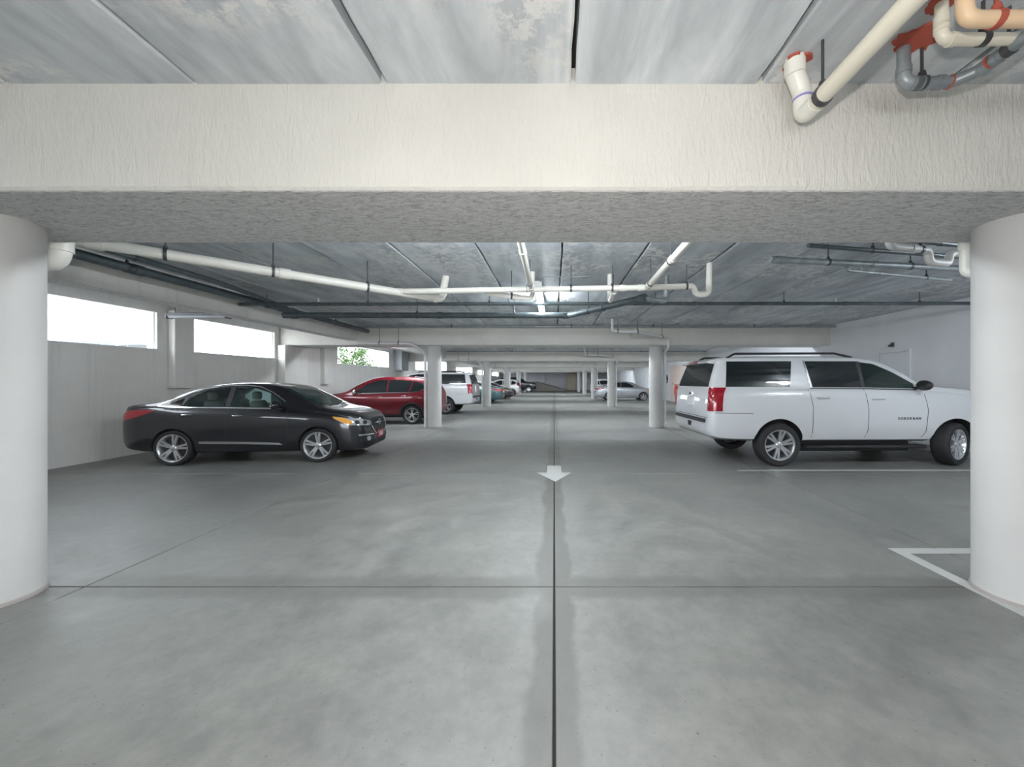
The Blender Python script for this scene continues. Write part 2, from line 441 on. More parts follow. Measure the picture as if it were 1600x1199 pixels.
# floor paint
def paint(name, poly, label, cat='floor marking'):
    return tag(MB().prism(poly, 'z', .0002, .0025).build(name, M['line']), label, cat)
paint('floor_arrow', [(-.13, 6.94), (-.13, 6.42), (-.31, 6.42), (.02, 5.84), (.30, 6.42), (.13, 6.42), (.13, 6.94)], 'white arrow painted on the drive lane pointing at the viewer')
paint('stall_line', [(3.22, 3.52), (3.22, 1.0), (3.33, 1.0), (3.33, 3.41), (4.9, 3.41), (4.9, 3.52)], 'white painted corner line around the nearest right column')
paint('stall_line', [(3.3, 6.60), (3.3, 6.54), (8.9, 6.54), (8.9, 6.64), (3.9, 6.64), (3.9, 6.60)], 'white stall line on the floor along the near side of the white SUV')
paint('stall_line', [(3.9, 28.2), (9.0, 28.2), (9.0, 28.45), (3.9, 28.45)], 'white stall line near the pinkish right wall')
def wheel_stop(x, y, label):
    tag(MB().prism([(-.09, 0), (.09, 0), (.06, .12), (-.06, .12)], 'y', -.85, .85).build('wheel_stop', M['line'], None), label, 'wheel stop').location = (x, y, 0)
wheel_stop(8.75, 8.1, 'white concrete wheel stop ahead of the white SUV')

# outside: unseen driveway added to bounce light inside, left ground
tag(MB().box(-60, 60, -70, YB, -.3, -.03).build('driveway', M['asphalt']), kind='structure')
tag(MB().box(-70, XL-TW, YB, 90, -.1, 1.16).build('ground_outside', M['asphalt']), kind='structure')
# ------------------------------------------------------------------ pipes
def ring(mb, c, d, r, w, n=16):
    d = Vector(d).normalized(); c = Vector(c)
    mb.tube([c-d*w/2, c+d*w/2], r, n)
def pipe(name, label, pts, r, mat, cat='pipe', couplings=(), hangers=(), fillet=None, elbows=False, hmat=None, hw=.03, ztop=None, tw=True):
    """tube through pts; couplings: (segment, t) collars; hangers: (segment, t) rods up to the ceiling"""
    o = Vector(pts[0]); t = thing(name, label, cat, o)
    P = [Vector(p)-o for p in pts]
    MB().tube(P, r, 16, fillet).build('pipe_run', mat, t, 50)
    def at(seg, u): return P[seg].lerp(P[seg+1], u), (P[seg+1]-P[seg]).normalized()
    for seg, u in couplings:
        c, d = at(seg, u); mb = MB(); ring(mb, c, d, r*1.17, r*2.0); mb.build('coupling', mat, t, 50)
    if elbows:
        f = fillet if fillet is not None else r*2
        for i in range(1, len(P)-1):
            for q in (P[i-1], P[i+1]):
                d = (q-P[i]); L = d.length; d.normalize()
                if L > f*2.6:
                    mb = MB(); ring(mb, P[i]+d*(f*1.15), d, r*1.17, r*1.1); mb.build('elbow_socket', mat, t, 50)
    for seg, u in hangers:
        c, d = at(seg, u); mb = MB(); ring(mb, c, d, r*1.10+.002, hw)
        top = (ZC if ztop is None else ztop)-o.z
        h = mb.build('hanger_strap', hmat or M['steel'], t, 50)
        mb = MB().tube([c+Vector((0, 0, r*1.05)), (c.x, c.y, top+.005)], .0075, 8)
        mb.lathe([(.0, 0), (.022, .0), (.016, .03), (0, .034)], 'z', 10, (c.x, c.y, c.z+r*1.05))
        mb.build('hanger_rod', hmat or M['steel'], t, 50)
    return t
def seal(t, c, r, mat, seed=1, ell=1.0):
    """irregular daub of firestop on the ceiling round a pipe"""
    rnd = random.Random(seed); o = t.location; n = 26; pts = []
    for i in range(n):
        a = 2*PI*i/n; k = r*(1+rnd.uniform(-.22, .30)); pts.append((c[0]-o.x+k*math.cos(a)*ell, c[1]-o.y+k*math.sin(a)))
    MB().prism(pts, 'z', c[2]-o.z-.012, c[2]-o.z+.004).build('sealant', mat, t)
W_, CR = M['pvc'], M['pvc2']
# behind the front beam, white drain system
t = pipe('drain_pipe', 'thick white drain pipe running diagonally under the ceiling, upper left', [(-5.2, 3.59, 3.085), (-1.99, 6.44, 3.055), (-1.93, 6.50, 3.48)], .062, W_, 'pipe',
     [(0, .1), (0, .48)], [(0, .22), (0, .45), (0, .72)], .1, True)
pipe('drain_pipe', 'white drain pipe crossing the ceiling straight, ending in a trap on the right', [(-2.6, 5.96, 3.075), (1.5, 5.80, 3.10), (2.20, 5.77, 3.115), (2.24, 5.77, 2.985), (2.44, 5.76, 2.985), (2.45, 5.76, 3.48)], .046, W_, 'pipe',
     [(0, .02), (0, .54), (0, .97), (0, .90)], [(0, .53), (0, .70), (0, .86), (1, .85)], .075)
t = pipe('drain_pipe', 'white branch pipe coming from the front beam to the ceiling lamp', [(-.37, 2.6, 3.19), (-.37, 5.88, 3.09)], .04, W_, 'pipe', [(0, .52), (0, .97)], [(0, .9)])
t = pipe('drain_pipe', 'white branch pipe slanting from the front beam right of the ceiling lamp', [(1.44, 2.6, 3.15), (1.47, 5.78, 3.10)], .043, W_, 'pipe', [(0, .6), (0, .96)], [(0, .62), (0, .93)])
pipe('drain_pipe', 'short white drain bend just left of the ceiling lamp', [(-.37, 6.22, 3.48), (-.37, 6.22, 3.015), (-1.15, 6.05, 3.07)], .042, W_, 'pipe', [(1, .35)], [(1, .45)], .09)
t = pipe('drain_pipe', 'short white vertical pipe dropping right of the ceiling lamp', [(.97, 6.36, 3.48), (.97, 6.36, 2.99), (.97, 5.93, 3.06)], .042, W_, 'pipe', [(0, .6)], [], .08)
MB().tube([(.06, 0, 0), (.06, 0, -.2)], .006, 6).build('hanger_rod', M['steel'], t)
# cast iron line
t = pipe('waste_pipe', 'dark grey cast-iron waste pipe bending across under the ceiling', [(1.58, 6.27, 3.05), (.30, 7.72, 3.00), (-5.75, 7.75, 3.01)], .062, M['iron'], 'pipe',
     [(0, .04), (0, .52), (1, .01), (1, .45), (1, .96)], [(1, .19), (1, .53), (0, .7)], .15)
pipe('waste_pipe', 'short dark metal riser joining the bent waste pipe', [(1.99, 6.48, 3.48), (1.99, 6.48, 3.02), (1.56, 6.30, 3.04)], .042, M['galv'], 'pipe', [(0, .75), (1, .6)], [], .09)
t = pipe('sprinkler_pipe', 'long dark sprinkler pipe crossing the whole ceiling behind the drain pipes', [(-6.55, 7.58, 3.21), (9.2, 7.62, 3.235)], .036, M['iron'], 'pipe',
     [(0, .1), (0, .3), (0, .405), (0, .6), (0, .8)], [(0, .17), (0, .33), (0, .55), (0, .72), (0, .9)])
for x in (-4.9, .28, 5.85):
    q = MB().lathe([(0, .036), (.018, .036), (.018, .06), (.008, .065), (.008, .1), (.03, .105), (0, .11)], 'z', 12, (x+6.55, 0, .02)).build('sprinkler_head', M['lamp_white'], t, 40)
t = pipe('sprinkler_pipe', 'sprinkler pipe running along the front of the second beam', [(-6.5, 11.93, 3.39), (9.2, 11.93, 3.395)], .036, M['galv'], 'pipe',
     [(0, .12), (0, .3), (0, .5), (0, .7), (0, .9)], [(0, .2), (0, .45), (0, .62), (0, .83)])
pipe('sprinkler_pipe', 'thick dark pipe running away along the left edge beam', [(-6.2, 3.25, 3.265), (-6.2, 12.13, 3.265)], .068, M['iron'], 'pipe', [(0, .245), (0, .57), (0, .61)], [(0, .23), (0, .52), (0, .8)])
pipe('sprinkler_pipe', 'thinner dark pipe above the thick one at the left edge beam', [(-5.78, 3.25, 3.315), (-5.78, 6.2, 3.315), (-6.16, 8.4, 3.30)], .042, M['iron'], 'pipe', [(0, .3)], [(0, .28), (0, .6)])
for k, nm in ((2, 'second'), (3, 'third'), (4, 'fourth')):
    pipe('sprinkler_pipe', 'dark pipe under the ceiling just beyond the %s beam' % nm, [(-6.4, rows[k]+4.2, 3.22), (7.4, rows[k]+4.2, 3.22)], .04, M['iron'], 'pipe', [(0, .3), (0, .7)], [(0, .2), (0, .5), (0, .8)])
    if k < 4: pipe('sprinkler_pipe', 'thin grey pipe along the front of the %s beam' % ['', '', '', 'third', 'fourth'][k+1], [(-6.4, rows[k+1]-.75, 3.38), (9.1, rows[k+1]-.75, 3.38)], .036, M['galv'], 'pipe', [(0, .3), (0, .7)], [(0, .25), (0, .75)])
# right cluster behind the front beam
pipe('supply_pipe', 'grey capped pipe at upper right behind the front beam', [(2.88, 4.86, 3.235), (6.7, 5.30, 3.21)], .042, M['galv'], 'pipe', [(0, .02), (0, .045), (0, .4)], [(0, .22), (0, .55)])
pipe('supply_pipe', 'dark thin pipe above the grey capped pipe at upper right', [(2.75, 4.12, 3.33), (6.7, 4.80, 3.27)], .03, M['iron'], 'pipe', [(0, .5)], [(0, .3), (0, .5)])
pipe('supply_pipe', 'dark pipe closest to the front beam at upper right', [(3.1, 4.45, 3.27), (6.7, 4.98, 3.22)], .026, M['iron'], 'pipe', [(0, .5)], [(0, .25)])
t = pipe('supply_pipe', 'thin grey pipe with valve stubs hanging at upper right', [(4.06, 5.08, 3.27), (4.10, 5.10, 3.16), (6.0, 5.52, 3.14)], .02, M['galv'], 'pipe', [(1, .3), (1, .18)], [(1, .75)], .05)
for u in (.32, .50):
    MB().tube([(u+.01, .07+u*.18, -.1), (u+.01, .07+u*.18, -.01)], .014, 10).build('valve_stub', M['pvc'], t, 50)
pipe('drain_pipe', 'white trap pipe at upper right beside the nearest right column', [(3.72, 4.05, 3.48), (3.72, 4.05, 3.11), (4.3, 4.2, 3.12), (4.34, 4.22, 2.99), (4.62, 4.28, 2.99), (4.66, 4.30, 3.12), (5.4, 4.4, 3.14)], .042, M['downpipe'], 'pipe', [(1, .6), (5, .5)], [(1, .8)], .08)
pipe('drain_pipe', 'white vertical pipe tucked behind the nearest right column', [(3.80, 3.36, 3.48), (3.80, 3.36, 2.62), (3.86, 3.2, 2.56)], .05, W_, 'pipe', [(0, .7)], [], .06)
pipe('drain_pipe', 'fat white pipe bend tucked behind the nearest left column', [(-4.52, 3.34, 3.48), (-4.52, 3.34, 2.72), (-4.95, 3.28, 2.60)], .07, W_, 'pipe', [(0, .8)], [], .12)
# column drains
lr = {2: 'second', 3: 'third', 4: 'fourth', 5: 'fifth'}
for k in (2, 3, 4):
    y = rows[k]
    pipe('column_drain', 'white drain pipe running down beside the %s left column' % lr[k], [(-6.55, y-.53, 2.865), (-4.80, y-.53, 2.865), (-4.49, y-.3, 2.66), (-4.455, y-.06, 2.5), (-4.455, y-.06, .004)], .046, M['downpipe'], 'pipe',
         [(0, .12), (0, .55), (3, .35)], [(0, .42), (0, .78)], .12)
    t = pipe('column_drain', 'white drain pipe running down beside the %s right column' % lr[k], [(1.74, y-1.75, 3.48), (1.74, y-1.75, 3.10), (2.55, y-1.7, 3.09), (3.80, y-.60, 3.02), (3.80, y-.52, 2.72), (3.835, y-.05, 2.62), (3.835, y-.05, .004)], .044, M['downpipe'], 'pipe',
         [(1, .75), (2, .3)], [(1, .2), (1, .95), (2, .75)], .10)
    MB().tube([(2.08+.0, 1.62, -3.30), (2.08, 1.55, -3.30)], .04, 12).build('cleanout_cap', M['pvc'], t, 40) if k < 4 else None
# pipes near the camera, top right
t = pipe('drain_pipe', 'long cream drain pipe with white trap bend at the top right of the front beam', [(1.46, 2.06, 3.17), (1.47, -4.2, 3.20)], .046, CR, 'pipe', [], [(0, .012), (0, .4)], .07)
q_ = t.location
MB().tube([Vector(v)-q_ for v in ((1.385, 2.10, 3.48), (1.40, 2.12, 3.40), (1.455, 2.14, 3.31), (1.46, 2.14, 3.17), (1.46, 2.03, 3.17))], .050, 16, .075).build('trap_bend', W_, t, 50)
mb = MB(); ring(mb, Vector((1.392, 2.11, 3.43))-q_, (.02, .02, -.1), .055, .07); mb.build('coupling', W_, t, 50)
seal(t, (1.405, 2.12, ZC), .065, M['red_seal'], 4)
mb = MB(); ring(mb, Vector((1.4585, 2.14, 3.27))-q_, (0.02, .0, -1), .053, .012); mb.build('primer_band', M['violet'], t, 50)
t = pipe('waste_pipe', 'grey metal pipe sealed red into the ceiling at the top right', [(1.935, 2.02, 3.48), (1.935, 2.02, 3.265), (2.19, 2.01, 3.265), (2.255, 1.93, 3.265), (2.24, -4.2, 3.29)], .030, M['galv'], 'pipe', [(1, .25), (3, .005)], [(1, .38), (3, .02)], .06, True)
seal(t, (1.965, 1.97, ZC), .075, M['red_seal'], 9, 1.5)
for c, d in (((0.0, 0, -.15), (0, 0, 1)), ((.24, -.01, -.215), (1, 0, 0)), ((.31, -.14, -.215), (0, 1, 0))):
    mb = MB(); ring(mb, c, d, .034, .008); mb.build('seal_ring', M['red_seal'], t, 50)
t = pipe('drain_pipe', 'thin cream pipe elbow below the tan pipe at the top right corner', [(1.89, 1.78, 3.48), (1.89, 1.78, 3.285), (4.6, 1.78, 3.30)], .026, CR, 'pipe', [(0, .55)], [(1, .075)], .045, True)
seal(t, (1.885, 1.78, ZC), .05, M['red_seal'], 2)
t = pipe('supply_pipe', 'tan pipe elbow at the top right corner', [(1.80, 1.60, 3.48), (1.80, 1.60, 3.205), (4.6, 1.60, 3.215)], .031, M['tan'], 'pipe', [], [(1, .05)], .055, hmat=M['red_seal'])
# ------------------------------------------------------------------ lamps
LE = 30
def strip_lamp(x, y, z, L, label, lit=True, rz=0, energy=30, conduit=False):
    t = thing('strip_lamp', label, 'lamp', (x, y, z), rz)
    MB().rbox(-.075, .075, -L/2, L/2, .055, .12, .012).build('housing', M['lamp_white'] if lit else M['steel'], t)
    MB().prism([(-.07, .055), (-.05, .012), (0, 0), (.05, .012), (.07, .055)], 'y', -L/2+.03, L/2-.03).build('lens', M['lamp_glow'] if lit else M['elec'], t)
    for s in (-1, 1):
        MB().rbox(-.078, .078, s*L/2-.02, s*L/2+.02, -.004, .125, .006).build('end_cap', M['lamp_white'] if lit else M['steel'], t)
        MB().tube([(0, s*L*.4, .12), (0, s*L*.4, ZC-z+.003)], .006, 8).build('hanger_rod', M['steel'], t)
    if conduit:
        MB().tube([(.02, -L/2+.02, .10), (.12, -L/2-.15, .155), (.95, -L/2-.17, .16)], .009, 8).build('conduit', M['galv'], t, 50)
    if lit and energy:
        l = bpy.data.lights.new('lamp_light', 'AREA'); l.shape = 'RECTANGLE'; l.size = .13; l.size_y = L*.95; l.energy = energy*.5; l.color = (.88, .95, 1)
        o = bpy.data.objects.new('lamp_light', l); C.objects.link(o); o.parent = t; o.location = (0, 0, -.012)
        l = bpy.data.lights.new('lamp_uplight', 'POINT'); l.energy = energy*1.5; l.color = (.86, .94, 1); l.shadow_soft_size = .06
        o = bpy.data.objects.new('lamp_uplight', l); C.objects.link(o); o.parent = t; o.location = (0, 0, -.09)
    return t
strip_lamp(-.30, 7.72, 3.27, 2.44, 'lit white fluorescent strip lamp hanging over the drive lane behind the white pipes', energy=36, conduit=True)
strip_lamp(-7.85, 8.05, 2.99, 1.3, 'unlit strip lamp, coloured dark as if backlit, hung on wires by the left windows', False, PI/2)  # dark steel colour stands in for the backlit shade on this fixture
for k in range(1, 6):  # unseen lamps added behind the beams to brighten walls and ceiling
    for n_, x in enumerate((-1.2, .5, 6.9) if k == 1 else (-5.6, -2.2, .6, 2.7, 6.2)):
        t = strip_lamp(x, rows[k]+.95, 3.30, 1.3, 'unseen strip lamp added behind the %s ceiling beam, %s from the left wall' % (ordn[k].replace('nearest', 'front'), ['first', 'second', 'third', 'fourth', 'fifth', 'sixth', 'seventh'][n_]), True, PI/2, energy=LE*(1.2 if k == 1 else 1.4))
        t['group'] = 'unseen strip lamps added behind the beams'
# wall fan and tree
t = thing('wall_fan', 'black round fan on the right wall behind the second right column', 'fan', (XR, 30.0, 1.75))
MB().lathe([(.30, -.08), (.36, -.08), (.36, -.01), (.30, -.01)], 'x', 28, closed=True).build('fan_ring', M['void'], t, 40)
for i in range(4):
    a = i*PI/2+.4; c, s = math.cos(a), math.sin(a)
    MB().add([(-.03, .06*c-.04*s, .06*s+.04*c), (-.07, .06*c+.04*s, .06*s-.04*c), (-.07, .29*c+.09*s, .29*s-.09*c), (-.03, .29*c-.09*s, .29*s+.09*c),
              (-.025, .06*c-.04*s, .06*s+.04*c), (-.065, .06*c+.04*s, .06*s-.04*c), (-.065, .29*c+.09*s, .29*s-.09*c), (-.025, .29*c-.09*s, .29*s+.09*c)],
             [(0, 1, 2, 3), (7, 6, 5, 4), (0, 4, 5, 1), (1, 5, 6, 2), (2, 6, 7, 3), (3, 7, 4, 0)]).build('fan_blade', M['void'], t)
MB().lathe([(0, -.09), (.07, -.085), (.07, 0), (0, 0)], 'x', 16).build('motor', M['void'], t, 40)
M['leaf'] = simple('leaf', (.035, .085, .018), .6); M['bark'] = simple('bark', (.10, .07, .05), .9)
t = thing('tree', 'leafy green tree outside seen through the left window above the red SUV', 'tree', (-11.8, 21.3, 1.16))
rnd = random.Random(5)
MB().tube([(0, 0, 0), (.05, .05, .8), (-.05, .1, 1.5), (.1, .2, 2.4)], .05, 8).build('trunk', M['bark'], t, 50)
mb = MB(); lv = MB()
for i in range(26):
    a = rnd.uniform(0, 2*PI); z0 = rnd.uniform(.9, 2.1); L = rnd.uniform(.5, 1.1)
    p0 = Vector((0, .1, z0)); p1 = p0+Vector((math.cos(a)*L, math.sin(a)*L, rnd.uniform(.1, .7)))
    mb.tube([p0, p0.lerp(p1, .5)+Vector((0, 0, .05)), p1], .014, 6)
    for j in range(70):
        q = p0.lerp(p1, rnd.uniform(.35, 1.1))+Vector([rnd.gauss(0, .13) for _ in range(3)])
        u = Vector([rnd.gauss(0, 1) for _ in range(3)]).normalized(); v = u.orthogonal().normalized()
        s = rnd.uniform(.05, .095)
        lv.add([q-u*s, q+v*s*.45, q+u*s, q-v*s*.45], [(0, 1, 2, 3)])
mb.build('branches', M['bark'], t, 50)
o = lv.build('foliage', M['leaf'], t); o['kind'] = 'stuff'
# ------------------------------------------------------------------ vehicles
def pchip(pts):
    xs = np.array([p[0] for p in pts], float); ys = np.array([p[1] for p in pts], float)
    h = np.diff(xs); d = np.diff(ys)/h; m = np.zeros(len(xs))
    for i in range(1, len(xs)-1):
        if d[i-1]*d[i] > 0:
            w1 = 2*h[i]+h[i-1]; w2 = h[i]+2*h[i-1]; m[i] = (w1+w2)/(w1/d[i-1]+w2/d[i])
    m[0] = d[0]; m[-1] = d[-1]
    def f(x):
        x = min(max(x, xs[0]), xs[-1]); i = min(int(np.searchsorted(xs, x, side='right'))-1, len(h)-1); i = max(i, 0)
        t = (x-xs[i])/h[i]
        return float((2*t**3-3*t**2+1)*ys[i]+(t**3-2*t**2+t)*h[i]*m[i]+(-2*t**3+3*t**2)*ys[i+1]+(t**3-t**2)*h[i]*m[i+1])
    return f
def paintm(name, col, metal=.3, rough=.35):
    return simple(name, col, rough, metal, 1.0)
M['glass_dark'] = simple('tinted_glass', (.012, .016, .018), .06, 0, 0)
M['glass_teal_reflect'] = simple('teal_reflect_glass', (.03, .07, .07), .05, 0, 0)  # teal base colour stands in for the greenish windshield reflection
M['black_plastic'] = simple('black_plastic', (.018, .018, .02), .45)
M['cabin'] = simple('cabin_dark', (.022, .022, .024), .8)
M['trim'] = simple('cabin_trim', (.36, .38, .37), .8)
M['rubber'] = simple('tyre_rubber', (.018, .018, .019), .75)
M['alloy'] = simple('alloy', (.62, .63, .65), .28, .85)
M['alloy_dark'] = simple('wheel_dark', (.03, .03, .032), .6)  # plain near-black colour for brake discs and door letters
M['chrome'] = simple('chrome', (.75, .76, .78), .12, 1)
M['red_lens'] = simple('red_lens', (.27, .006, .015), .12, 0, 1)
M['amber'] = simple('amber_lens', (.85, .36, .04), .15, 0, 1)
M['clear_lens'] = simple('clear_lens', (.55, .57, .60), .10, .5, 1)
M['seat'] = simple('beige_seat', (.42, .40, .36), .8)
M['plate_w'] = simple('plate_white', (.72, .73, .74), .4)
M['plate_r'] = simple('plate_red', (.35, .03, .06), .4)
def glass_clear():
    m, nt, b = new_mat('pale_green_glass'); g = G(nt)
    tr = g.n('ShaderNodeBsdfTransparent'); tr.inputs[0].default_value = (.58, .74, .73, 1)
    gl = g.n('ShaderNodeBsdfGlossy'); gl.inputs['Roughness'].default_value = .03
    fr = g.n('ShaderNodeFresnel'); fr.inputs[0].default_value = 1.5
    mx = g.n('ShaderNodeMixShader'); g.lk(fr.outputs[0], mx.inputs[0]); g.lk(tr.outputs[0], mx.inputs[1]); g.lk(gl.outputs[0], mx.inputs[2])
    g.lk(mx.outputs[0], nt.nodes['Material Output'].inputs['Surface']); return m
M['glass_clear'] = glass_clear()

class Car:
    """body skinned over cross-sections; x forward with the rear axle at 0, z up from the ground"""
    def __init__(s, D, sx=1, sy=1, sz=1, tumble=.36, bulge=1.0):
        s.wb = D['wb']*sx; s.D = D
        sc = lambda pts, k: pchip([(x*sx, v*k) for x, v in pts])
        s.ztop, s.zbelt, s.zbot, s.hw = sc(D['top'], sz), sc(D['belt'], sz), sc(D['bot'], sz), sc(D['hw'], sy)
        s.x0, s.x1 = D['top'][0][0]*sx, D['top'][-1][0]*sx
        s.sx, s.sy, s.sz = sx, sy, sz
        n = 84; st = []
        for i in range(n+1):
            u = i/n; v = .5-.5*math.cos(PI*u); st.append(s.x0+(s.x1-s.x0)*(.55*u+.45*v))
        vs = []; m = None
        for x in st:
            zt, zb, zo, w = s.ztop(x), s.zbelt(x), s.zbot(x), s.hw(x)
            zb = min(zb, zt-.02); H = zb-zo; g = zt-zb
            yb = .945*w; yt = max(yb-tumble*g-.02, .2*w)
            e = min(.05, .35*g)
            half = [(0, zo), (.80*w, zo), (.93*w, zo+.05*H), (.975*w, zo+.16*H), (.99*w, zo+.36*H), (w, zo+.56*H), (w, zo+.70*H), (.99*w, zo+.84*H), (.972*w, zo+.95*H),
                    (yb, zb), (yb-.012, zb+.03*g)]
            for q in (.25, .5, .75): half.append((yb+(yt-yb)*q*(.9+.1*q), zb+g*q*.93))
            half += [(yt, zt-e*1.2), (yt-.035, zt-e*.55), (yt-.11 if yt > .3 else yt*.7, zt-e*.18), (yt*.5, zt-.03*e), (0, zt)]
            m = len(half)
            full = half+[(-y, z) for y, z in half[-2:0:-1]]
            vs += [(x, y, z) for y, z in full]
        k = len(full); fs = []
        for i in range(n):
            for j in range(k): fs.append((i*k+j, (i+1)*k+j, (i+1)*k+(j+1) % k, i*k+(j+1) % k))
        fs += [tuple(range(k)), tuple(range(n*k, n*k+k))[::-1]]
        s.v, s.f = vs, fs
        s.bvh = BVHTree.FromPolygons([Vector(v) for v in vs], fs)
        s.parts = []           # (name, mesh, subparts[(name, mesh)])
    def hit(s, frame, u, v, side=1):
        if frame == 'side': o, d = Vector((u, 4*side, v)), Vector((0, -side, 0))
        elif frame == 'rear': o, d = Vector((-6, u, v)), Vector((1, 0, 0))
        elif frame == 'front': o, d = Vector((9, u, v)), Vector((-1, 0, 0))
        elif frame == 'corner': o, d = Vector((9*math.cos(u), 9*math.sin(u)*side, v)), Vector((-math.cos(u), -math.sin(u)*side, 0)); o.x += s.wb*.9
        elif frame == 'rcorner': o, d = Vector((-9*math.cos(u), 9*math.sin(u)*side, v)), Vector((math.cos(u), -math.sin(u)*side, 0)); o.x += s.wb*.1
        else: o, d = Vector((v, u, 5)), Vector((0, 0, -1))
        h = s.bvh.ray_cast(o, d)
        if h[0] is None:
            h = s.bvh.find_nearest(o+d*(o.length*.6))
        nn = h[1]
        if nn.dot(d) > 0: nn = -nn
        return h[0], nn
    def patch(s, frame, lo, hi, off=.006, nu=14, nv=6, side=1, sink=.012):
        """sheet hugging the body between two curves lo/hi: lists of (u, v)"""
        def samp(c, t):
            L = [0]
            for a, b in zip(c, c[1:]): L.append(L[-1]+math.hypot(b[0]-a[0], b[1]-a[1]))
            q = t*L[-1]
            for i in range(len(c)-1):
                if q <= L[i+1]+1e-9:
                    w = (q-L[i])/max(L[i+1]-L[i], 1e-9); return (c[i][0]+(c[i+1][0]-c[i][0])*w, c[i][1]+(c[i+1][1]-c[i][1])*w)
            return c[-1]
        out = []; inn = []
        for i in range(nu+1):
            a, b = samp(lo, i/nu), samp(hi, i/nu)
            for j in range(nv+1):
                w = j/nv; p, nr = s.hit(frame, a[0]+(b[0]-a[0])*w, a[1]+(b[1]-a[1])*w, side)
                out.append(p+nr*off); inn.append(p-nr*sink)
        K = nv+1; N = len(out); fs = [(i*K+j, (i+1)*K+j, (i+1)*K+j+1, i*K+j+1) for i in range(nu) for j in range(nv)]
        rim = [i*K for i in range(nu+1)]+[nu*K+j for j in range(1, K)]+[i*K+nv for i in range(nu-1, -1, -1)]+[j for j in range(nv-1, 0, -1)]
        fs += [(rim[i], N+rim[i], N+rim[(i+1) % len(rim)], rim[(i+1) % len(rim)]) for i in range(len(rim))]
        return MB().add(out+inn, fs)
    def add(s, name, mb, mat, smooth=40, label=None, subs=()):
        s.parts.append((name, mb.mesh(name, mat, smooth), label, [(n_, b_.mesh(n_, m_, 40)) for n_, b_, m_ in subs]))
    def both(s, name, fn, mat, **kw):
        for sd in (1, -1): s.add(name, fn(sd), mat, **kw)
    def body(s, arches, tunnel=None, cavity=None):
        paint = M['cabin']
        me = MB().add(s.v, s.f).mesh('body', M['body_default'], None)
        o = link('body_tmp', me); cut = MB()
        for x, r, zc in arches:
            for sd in (1, -1):
                w = s.hw(x)
                y0, y1 = sd*(w-.31), sd*(w+.2)
                prof = [(0, y0), (r, y0), (r, y1), (0, y1)]
                c = MB(); nn = 40
                ringv = [(x+r*math.cos(2*PI*i/nn), y, zc+r*math.sin(2*PI*i/nn)) for y in (min(y0, y1), max(y0, y1)) for i in range(nn)]
                c.add(ringv, [tuple(range(nn))[::-1], tuple(range(nn, 2*nn))]+[(i, (i+1) % nn, nn+(i+1) % nn, nn+i) for i in range(nn)])
                cut.add(c.v, c.f)
        cuts = [cut]
        for poly in tunnel or ():
            cuts.append(MB().prism(poly, 'y', -1.6, 1.6))
        if cavity: cuts.append(MB().prism(cavity[0], 'y', -cavity[1], cavity[1]))
        import bmesh
        def fix(ob):
            bm = bmesh.new(); bm.from_mesh(ob.data); bmesh.ops.recalc_face_normals(bm, faces=bm.faces); bm.to_mesh(ob.data); bm.free()
        fix(o); cobs = []
        for q in cuts:
            co = link('cut_tmp', q.mesh('cut', M['cabin'] if q is cut else M['trim'])); fix(co); cobs.append(co)
            md = o.modifiers.new('b', 'BOOLEAN'); md.operation = 'DIFFERENCE'; md.object = co; md.solver = 'EXACT'; md.material_mode = 'TRANSFER'
        dg = bpy.context.evaluated_depsgraph_get(); dg.update()
        res = bpy.data.meshes.new_from_object(o.evaluated_get(dg))
        res.name = 'body'
        res.polygons.foreach_set('use_smooth', [True]*len(res.polygons)); res.set_sharp_from_angle(angle=math.radians(32))
        bpy.data.objects.remove(o)
        for co in cobs: bpy.data.objects.remove(co)
        s.body_mesh = res
    def wheels(s, spots, r, rr, wd, style, spokes=5):
        """spots: (x, side y centre, steer)"""
        h = wd/2
        tyre = MB().lathe([(rr, -h*.8), (rr+.02, -h*.95), (r*.93, -h), (r*.985, -h*.82), (r, -h*.55), (r, h*.55), (r*.985, h*.82), (r*.93, h), (rr+.02, h*.95), (rr, h*.8)], 'y', 44, closed=True)
        for q in (-.42, -.14, .14, .42):
            tyre.lathe([(r*1.002, h*(q-.05)), (r*1.008, h*(q-.05)), (r*1.008, h*(q+.05)), (r*1.002, h*(q+.05))], 'y', 44, closed=True)
        # rim faces -y (outer side)
        rim = MB().lathe([(rr*.995, -h*.8), (rr*1.02, -h*.92), (rr*.97, -h*.9), (rr*.9, -h*.72), (rr*.86, -h*.2), (rr*.86, h*.6)], 'y', 40)
        def spoke(a, w0, w1, y0, y1, r0, r1):
            c, sn = math.cos(a), math.sin(a); vs = []
            for (rad, wv, yy) in ((r0, w0, y0), ((r0+r1)/2, (w0+w1)*.48, (y0+y1)/2-.006), (r1, w1, y1)):
                for sg in (-1, 1):
                    vs.append((rad*c-sg*wv*sn, yy, rad*sn+sg*wv*c)); vs.append((rad*c-sg*wv*1.15*sn, yy+.035, rad*sn+sg*wv*1.15*c))
            f = []
            for b in (0, 4): f += [(b, b+2, b+6, b+4), (b, b+4, b+5, b+1), (b+2, b+3, b+7, b+6)]
            rim.add(vs, f)
        for i in range(spokes):
            a = 2*PI*i/spokes+.35
            if style == 'double':
                for da in (-.17, .17): spoke(a+da*1.05, rr*.075, rr*.055, -h*.70, -h*.86, rr*.16, rr*.96)
            elif style == 'split':
                for da in (-.24, .24): spoke(a+da*.62, rr*.09, rr*.07, -h*.66, -h*.84, rr*.18, rr*.96)
            else:
                spoke(a, rr*.13, rr*.10, -h*.66, -h*.84, rr*.14, rr*.96)
        hub = MB().lathe([(0, -h*.82), (rr*.13, -h*.81), (rr*.2, -h*.72), (rr*.22, -h*.4), (0, -h*.4)], 'y', 24)
